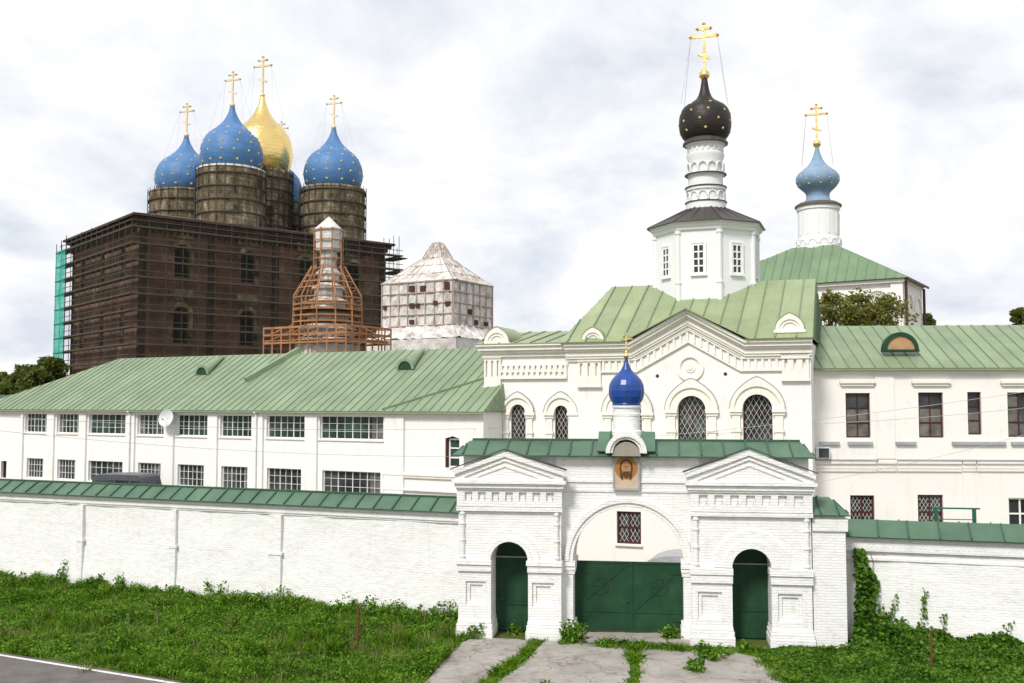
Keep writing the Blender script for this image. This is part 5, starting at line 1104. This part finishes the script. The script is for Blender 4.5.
# ================================================================== POSTS and CABLES
for px, py, h, lab in ((357, 654, 1.45, 'rusty iron stake standing in the grass left of the driveway'), (931.5, 668, 1.05, 'rusty iron stake among the vines before the right wall')):
    p = gnd(px, py); m = MB(); m.tube((0, 0, -.2), (.02, 0, h), .032, 8); m.lathe([(.042, h-.03), (.042, h+.01)], (.02, 0), 8); o = m.build('metal_post', 'rust'); o.location = p; tag(o, lab, 'post', 'rusty stakes in the verge')
def cable(a, b, sag, lab, r=.011):
    m = MB(); n = 24; P = [a.lerp(b, i/n) - Vector((0, 0, sag*4*(i/n)*(1-i/n))) for i in range(n+1)]; o0 = P[0].copy()
    for p_, q_ in zip(P, P[1:]): m.tube(p_-o0, q_-o0, r, 5)
    o = m.build('overhead_cable', 'cable'); o.location = o0; return tag(o, lab, 'cable', 'overhead cables')
cable(pt(-60, 412, 44), pt(500, 428, 53.5), .35, 'upper thin cable crossing the front of the long left building')
cable(pt(-60, 424, 44), pt(500, 456, 53.5), .45, 'lower thin cable crossing the front of the long left building')
cable(pt(500, 448, 53.3), pt(1090, 382, 46), .35, 'topmost thin cable slanting across the right building')
cable(pt(812, 424, 49.8), pt(1090, 400, 46), .15, 'middle thin cable slanting across the right building')
cable(pt(812, 483, 49.8), pt(1090, 416, 46), .2, 'lowest thin cable slanting across the right building')

# ================================================================== PLANTS
def leaf_mesh(name, P, size, mat, parent=None, aspect=1.6, up=.3, nrm=None):
    """many small pointed leaves (one diamond each) at the points P"""
    P = np.asarray(P, dtype=np.float64); n = len(P); sz = np.asarray(size)*RNG.uniform(.6, 1.35, n)
    nr = RNG.normal(0, 1, (n, 3)); nr[:, 2] = np.abs(nr[:, 2])*1.0 + up
    if nrm is not None: nr = nr*.6 + nrm
    nr /= np.linalg.norm(nr, axis=1, keepdims=True); t = RNG.normal(0, 1, (n, 3)); t -= nr*np.sum(t*nr, axis=1, keepdims=True); t /= np.linalg.norm(t, axis=1, keepdims=True); b = np.cross(nr, t)
    s = sz[:, None]; V = np.stack([P - t*s*aspect*.5, P + b*s*.5 - nr*s*.08, P + t*s*aspect*.5 - nr*s*.15, P - b*s*.5 - nr*s*.08], 1).reshape(-1, 3)
    return raw_mesh(name, V, np.arange(n*4).reshape(n, 4), mat, parent)
def raw_mesh(name, V, F_, mat, parent=None):
    me = bpy.data.meshes.new(name); n, k = F_.shape; me.vertices.add(len(V)); me.vertices.foreach_set('co', np.ascontiguousarray(V, dtype=np.float32).ravel()); me.loops.add(n*k); me.loops.foreach_set('vertex_index', F_.ravel().astype(np.int32))
    me.polygons.add(n); me.polygons.foreach_set('loop_start', np.arange(0, n*k, k, dtype=np.int32)); me.polygons.foreach_set('loop_total', np.full(n, k, dtype=np.int32)); me.update(calc_edges=True)
    me.materials.append(M[mat]); o = bpy.data.objects.new(name, me); COL.objects.link(o); o.parent = parent; return o
def blades(name, P, h, mat, wd=.012, lean=.5):
    n = len(P); h = np.asarray(h)*RNG.uniform(.55, 1.3, n); a = RNG.uniform(0, 2*PI, n); w_ = wd*RNG.uniform(.7, 1.5, n); d = np.stack([np.cos(a)*w_, np.sin(a)*w_, 0*a], 1); l = RNG.normal(0, lean, (n, 2))*h[:, None]
    tip = P + np.stack([l[:, 0], l[:, 1], h], 1); mid = P + np.stack([l[:, 0]*.35, l[:, 1]*.35, h*.6], 1); V = np.stack([P-d, P+d, mid+d*.8, tip, mid-d*.8], 1).reshape(-1, 3); return raw_mesh(name, V, np.arange(n*5).reshape(n, 5), mat)
_g = RNG.normal(0, 1, (80, 80))
def vnoise(x, y, s):                                 # smooth value noise in [-1,1]-ish
    x = x/s + 40; y = y/s + 40; i = np.floor(x).astype(int); j = np.floor(y).astype(int); fx = x-i; fy = y-j; fx = fx*fx*(3-2*fx); fy = fy*fy*(3-2*fy); g = lambda a, b: _g[a % 80, b % 80]
    return (g(i, j)*(1-fx)+g(i+1, j)*fx)*(1-fy) + (g(i, j+1)*(1-fx)+g(i+1, j+1)*fx)*fy
def in_poly(X, Y, poly):
    ins = np.zeros(len(X), bool); n = len(poly)
    for i in range(n):
        (x1, y1), (x2, y2) = poly[i], poly[(i+1) % n]
        if y1 == y2: continue
        c = ((y1 > Y) != (y2 > Y)) & (X < (x2-x1)*(Y-y1)/(y2-y1)+x1); ins ^= c
    return ins
def scatter(poly, dens, keep=None):
    xs = [p[0] for p in poly]; ys = [p[1] for p in poly]; n = int((max(xs)-min(xs))*(max(ys)-min(ys))*dens); X = RNG.uniform(min(xs), max(xs), n); Y = RNG.uniform(min(ys), max(ys), n); k = in_poly(X, Y, poly); return X[k], Y[k]
p2 = lambda px, py: tuple(gnd(px, py)[:2])
Wf = lambda u, v=-.18: tuple(FW.w(u, v)[:2])
roadpt = lambda t: tuple((ra + rd*t)[:2])
left_poly = [Wf(-26), Wf(.1), p2(458, 636), p2(470, 639), p2(452, 654), p2(430, 678), p2(405, 720), p2(330, 722), roadpt(7), roadpt(0), roadpt(-8)]
def top_h(X, Y):
    dw = -((X-FW.o.x)*FW.vd.x + (Y-FW.o.y)*FW.vd.y)          # metres in front of the wall
    return .12 + .10*np.clip(vnoise(X, Y, 1.1), -.6, 2) + .07*vnoise(X, Y, .5) + .30*np.exp(-dw/.9)*(.8+.6*vnoise(X, Y, .7))
X, Y = scatter(left_poly, 620)
Zn = np.zeros_like(X)
dn = np.clip(vnoise(X+9, Y, .9)*.45+.80, .06, 1); k = RNG.uniform(0, 1, len(X)) < dn; X, Y = X[k], Y[k]
tag(blades('grass', np.stack([X, Y, 0*X], 1), np.clip(top_h(X, Y)*1.35, .05, .5), 'grass', .011), 'lush green grass of the verge between wall and road', 'grass', kind='stuff')
X, Y = scatter(left_poly, 820); dw_ = -((X-FW.o.x)*FW.vd.x + (Y-FW.o.y)*FW.vd.y); k = vnoise(X, Y, 1.3) + 1.1*np.exp(-dw_/2.0) + RNG.normal(0, .25, len(X)) > .05; X, Y = X[k], Y[k]; hh = np.clip(top_h(X, Y), .03, .6)
tag(leaf_mesh('ground_cover', np.stack([X, Y, hh*RNG.uniform(.3, 1.35, len(X))], 1), .060, 'herb'), 'low leafy weeds growing through the left verge grass', 'weeds', kind='stuff')
# taller seeding stalks scattered through the verge
X, Y = scatter(left_poly, 1.6); k = vnoise(X+3, Y, 2.0) > -.1; X, Y = X[k], Y[k]; Xs = np.repeat(X, 7) + RNG.normal(0, .10, len(X)*7); Ys = np.repeat(Y, 7) + RNG.normal(0, .10, len(X)*7)
tag(blades('tall_grass', np.stack([Xs, Ys, 0*Xs], 1), np.full(len(Xs), .5), 'dry', .006, .25), 'thin pale seed stalks standing through the left verge', 'grass', kind='stuff')
# right vine ground cover
right_poly = [p2(762, 652), p2(800, 645), tuple(FG.w(FG.u(812), -.2)[:2]), tuple(FG.w(FG.u(846), -.2)[:2]), tuple(FR.w(.0, -.15)[:2]), tuple(FR.w(11, -.15)[:2]), p2(1180, 720), p2(815, 720), p2(797, 676), p2(765, 660)]
X, Y = scatter(right_poly, 1150)
q = FR.o; dist = -((X-q.x)*FR.vd.x + (Y-q.y)*FR.vd.y); along = (X-q.x)*FR.ud.x + (Y-q.y)*FR.ud.y
edge = np.clip(1.0-np.clip(dist, 0, 3)/2.2, 0, 1)
hh = np.clip(.16 + .10*vnoise(X, Y, .8) + edge*(.85*np.exp(-((along-.5)/1.25)**2)+.22+.15*vnoise(X, Y, .6)), .05, 2)
kk = along < -.2; hh[kk] = np.minimum(hh[kk]*.75, .14+.5*np.exp(along[kk]/.9))
tag(leaf_mesh('ground_vine', np.stack([X, Y, hh*RNG.uniform(.35, 1.08, len(X))], 1), .105, 'ivy', aspect=1.15), 'dense green creeping vine carpeting the ground before the right wall', 'ground vine', kind='stuff')
def weed(name, base, h, w_, n, mat, lab, cat, grp, stems=7, leaf=.075, dry=0):
    o = thing(name, lab, cat, base, 0, grp); P = []; m = MB()
    for i in range(stems):
        a = random.uniform(0, 2*PI); r_ = w_*random.uniform(.15, 1)**.7; hh = h*random.uniform(.5, 1)*(1-.35*(r_/w_)**2); b0 = Vector((r_*.35*math.cos(a), r_*.35*math.sin(a), -.05)); tp = Vector((r_*math.cos(a), r_*math.sin(a), hh)); m.tube(b0, tp, .008, 4, None, .003)
        for j in range(n//stems): t = random.uniform(.12, 1.03); s = .09*(1.25-t)+.03; q = b0.lerp(tp, t); P.append((q.x+random.gauss(0, s), q.y+random.gauss(0, s), max(.01, q.z+random.gauss(0, .03))))
    leaf_mesh('foliage', P, leaf, mat, o, 1.9); m.build('stem', 'dry' if dry else 'herb', o); return o
# plants along the foot of the left wall
WEEDS = [(62, 584, 1.25, .22, 90, 'tall narrow dark weed against the left wall near the picture edge'), (96, 588, .75, .35, 120, 'bushy weed at the wall foot just right of the tall narrow one'), (126, 590, .85, .40, 150, 'wide leafy weed at the wall foot between first two pilasters'),
 (172, 597, .6, .35, 110, 'low spreading weed below the second pilaster'), (213, 599, .95, .30, 110, 'upright weed at the wall foot right of second pilaster'), (248, 602, .6, .35, 100, 'small weed at the wall foot left of the wide pilaster'),
 (300, 607, .55, .40, 120, 'low broad weed right of the wide wall pilaster'), (342, 611, .75, .32, 110, 'leafy weed at the wall foot above the rusty stake'), (376, 616, .85, .38, 140, 'dense weed clump at wall foot right of the rusty stake'), (410, 620, .75, .42, 150, 'spreading weed clump near the gatehouse end of the wall'), (440, 624, .6, .40, 130, 'weed clump against the gatehouse left corner'),
 (30, 581, .55, .40, 110, 'low weed clump at the far left wall foot'), (150, 594, .45, .4, 100, 'short weed clump left of the second pilaster')]
for px, py, h, w_, n, lab in WEEDS: weed('weed', gnd(px, py+3), h*1.05, w_*1.35, int(n*2.6), 'herb', lab, 'weed', 'weeds along the left wall foot', 10, .07)
GW = [(479, 638, .62, .40, 260, 'round green bush before the left pier of the small left door'), (574, 643, .80, .42, 330, 'big green bush at the left jamb of the large gates'), (671, 641, .62, .24, 150, 'brownish green bush at the right jamb of the large gates'), (712, 660, .55, .48, 260, 'wide bush at the foot of the right door left pier'), (697, 672, .50, .24, 120, 'small bush on the slab before the right door pier'), (608, 647, .22, .35, 90, 'low tuft along the gate threshold'), (516, 634, .45, .18, 60, 'thin pale weed inside the small left door'), (745, 650, .35, .3, 80, 'low tuft before the right arched door'), (640, 648, .2, .35, 90, 'low tuft at the middle of the gate threshold'), (548, 688, .16, .3, 60, 'tiny tuft in the slab crack at the bottom edge')]
for px, py, h, w_, n, lab in GW: weed('shrub' if h > .5 else 'weed', gnd(px, py), h, w_*1.15, int(n*2.2), 'herb', lab, 'bush' if h > .5 else 'weed', 'plants before the gatehouse', 14, .07)
# weeds in the joints between slabs
joint = [[p2(532, 640), p2(546, 642), p2(528, 660), p2(492, 690), p2(440, 728), p2(420, 728), p2(470, 690), p2(518, 656)], [p2(627, 647), p2(642, 649), p2(643, 720), p2(628, 720)], [p2(560, 641), p2(735, 650), p2(735, 656), p2(560, 646)], [p2(735, 653), p2(765, 650), p2(800, 676), p2(815, 725), p2(808, 725), p2(758, 661)]]
Xs = []; Ys = []
for J in joint: a, b = scatter(J, 900); Xs.append(a); Ys.append(b)
X = np.concatenate(Xs) + RNG.normal(0, .06, sum(map(len, Xs))); Y = np.concatenate(Ys) + RNG.normal(0, .06, sum(map(len, Ys)))
tag(blades('joint_grass', np.stack([X, Y, 0*X], 1), np.clip(.11+.06*vnoise(X, Y, .5), .05, .3), 'grass', .011, .8), 'grass growing in the joints between the concrete slabs', 'grass', kind='stuff')
# climbing vine in the corner beside the buttress
cv = thing('climbing_vine', 'dark green vine climbing the corner between buttress and right wall', 'vine', FR.w(.15, -.2)); P = []; m = MB(); top = FR.z(853, 548)
for i in range(5):
    z = 0; x = random.uniform(-.1, .6); y = -.02; prev = Vector((x, y, 0))
    while z < top*random.uniform(.75, 1.0): z += .25; x += random.gauss(0, .07); q = Vector((max(-.1, min(.9, x))*(1-.5*z/top), y+random.gauss(0, .03), z)); m.tube(prev, q, .012, 4); prev = q
for i in range(1500):
    z = top*random.random()**.8; wv = .85*(1-.72*z/top)*(1+.35*math.sin(z*4.2)); P.append((random.uniform(-.12, wv), random.gauss(-.1, .10), z))
leaf_mesh('foliage', P, .105, 'ivy', cv, 1.15, .1, np.array([0, -1.0, .3])); m.build('stem', 'bark', cv)
for px, h, lab in ((884, 1.55, 'thin vine shoot climbing the right wall near the corner vine'), (921, 1.75, 'tall thin vine shoot climbing the middle of the right wall'), (943, 1.05, 'leafy vine shoot leaning right on the right wall'), (1005, .95, 'short vine shoot on the right wall near the picture edge'), (902, .9, 'small vine shoot between two taller ones on the right wall')):
    o = thing('vine_shoot', lab, 'vine', FR.w(FR.u(px, 0, 600), -.14), 0, 'vine shoots on the right wall'); m = MB(); prev = Vector((0, 0, 0)); P = []
    k = int(h/.12)
    for i in range(k):
        q = prev + Vector((random.gauss(.01, .03), random.gauss(0, .01), .12)); m.tube(prev, q, .006, 4); prev = q
        for j in range(random.choice((2, 3, 5, 6)) if i > 2 else 8): P.append((q.x+random.gauss(0, .07), q.y-.04+random.gauss(0, .03), q.z+random.gauss(0, .05)))
    leaf_mesh('foliage', P, .085, 'ivy', o, 1.2, .1, np.array([0, -1.0, .3])); m.build('stem', 'bark', o)
# roadside dry stalks in front
weed('dry_stalk', gnd(88, 672), .75, .30, 40, 'dry', 'pale dry grass stalks by the road edge at bottom left', 'grass stalks', None, 8, .05, 1)
# trees
def tree(name, base, h, rad, cz0, mat, lab, cat, grp, leafs=2600, leaf=.20, clumps=26, trunk=.18):
    o = thing(name, lab, cat, base, 0, grp); m = MB(); m.tube((0, 0, -.2), (0, 0, h*.55), trunk, 8, None, trunk*.55); P = []
    for i in range(clumps):
        a = random.uniform(0, 2*PI); t = random.random()**.8; z = cz0 + (h-cz0)*t; rr = rad*math.sqrt(max(.05, 1-(2*t-.9)**2*.85))*random.uniform(.25, 1.0); c = Vector((rr*math.cos(a), rr*math.sin(a), z)); m.tube((0, 0, min(h*.52, z*.6)), c, trunk*.3, 5, None, trunk*.06); cr = rad*random.uniform(.18, .36)
        k = leafs//clumps; D = RNG.normal(0, 1, (k, 3)); D /= np.linalg.norm(D, axis=1, keepdims=True); D *= (RNG.uniform(0, 1, (k, 1))**.45)*cr; D[:, 2] *= .8; P.append(np.array(c)+D)
    m.build('trunk', 'bark', o); leaf_mesh('crown', np.concatenate(P), leaf, mat, o, 1.7); return o
def treetop(px, py, Y): return pt(px, py, Y)
for px, top, Y, rad, lab, dens in ((833, 297, 66, 2.1, 'leafy tree rising behind the right roof beside the church roof edge', 1.0), (862, 293, 67, 2.2, 'middle loose tree rising behind the right roof', 1.0), (891, 298, 66, 2.2, 'sparse tree behind the right roof below the end wall pipe', .8), (849, 306, 65, 1.7, 'lower bushy tree between two others behind the right roof', 1.0), (876, 306, 65, 1.6, 'bushy tree between middle and sparse trees behind the right roof', 1)):
    p = pt(px, 402, Y); h = pt(px, top, Y).z; tree('tree', (p.x, Y, 0), h, rad, h-5.2, 'tree', lab, 'tree', 'trees behind the right building', int(3400*dens), .14, 70, .10)
for px, top, Y, rad, lab in ((928, 315, 90, 1.0, 'small dark tree top just right of the back church'), (1023, 309, 95, 1.3, 'dark tree top at the right picture edge over the roof')):
    p = pt(px, 402, Y); h = pt(px, top, Y).z; tree('tree', (p.x, Y, 0), h, rad, h-5, 'tree_d', lab, 'tree', 'trees behind the right building', 3000, .26, 34, .15)
for px, top, Y, rad, lab in ((26, 369.5, 150, 3.6, 'broad dark tree left of the cathedral above the long roof'), (48, 358, 152, 3.4, 'tallest dark tree touching the teal scaffold net'), (-3, 374, 150, 3.4, 'dark tree cut by the left picture edge'), (36, 372, 148, 3.2, 'dark tree between the broad and tallest trees at left'), (12, 376, 147, 3.0, 'lower dark tree near the left picture edge')):
    p = pt(px, 402, Y); h = pt(px, top, Y).z; tree('tree', (p.x, Y, 0), h, rad, h*.30, 'tree_d', lab, 'tree', 'trees left of the cathedral', 3600, .42, 40, .3)
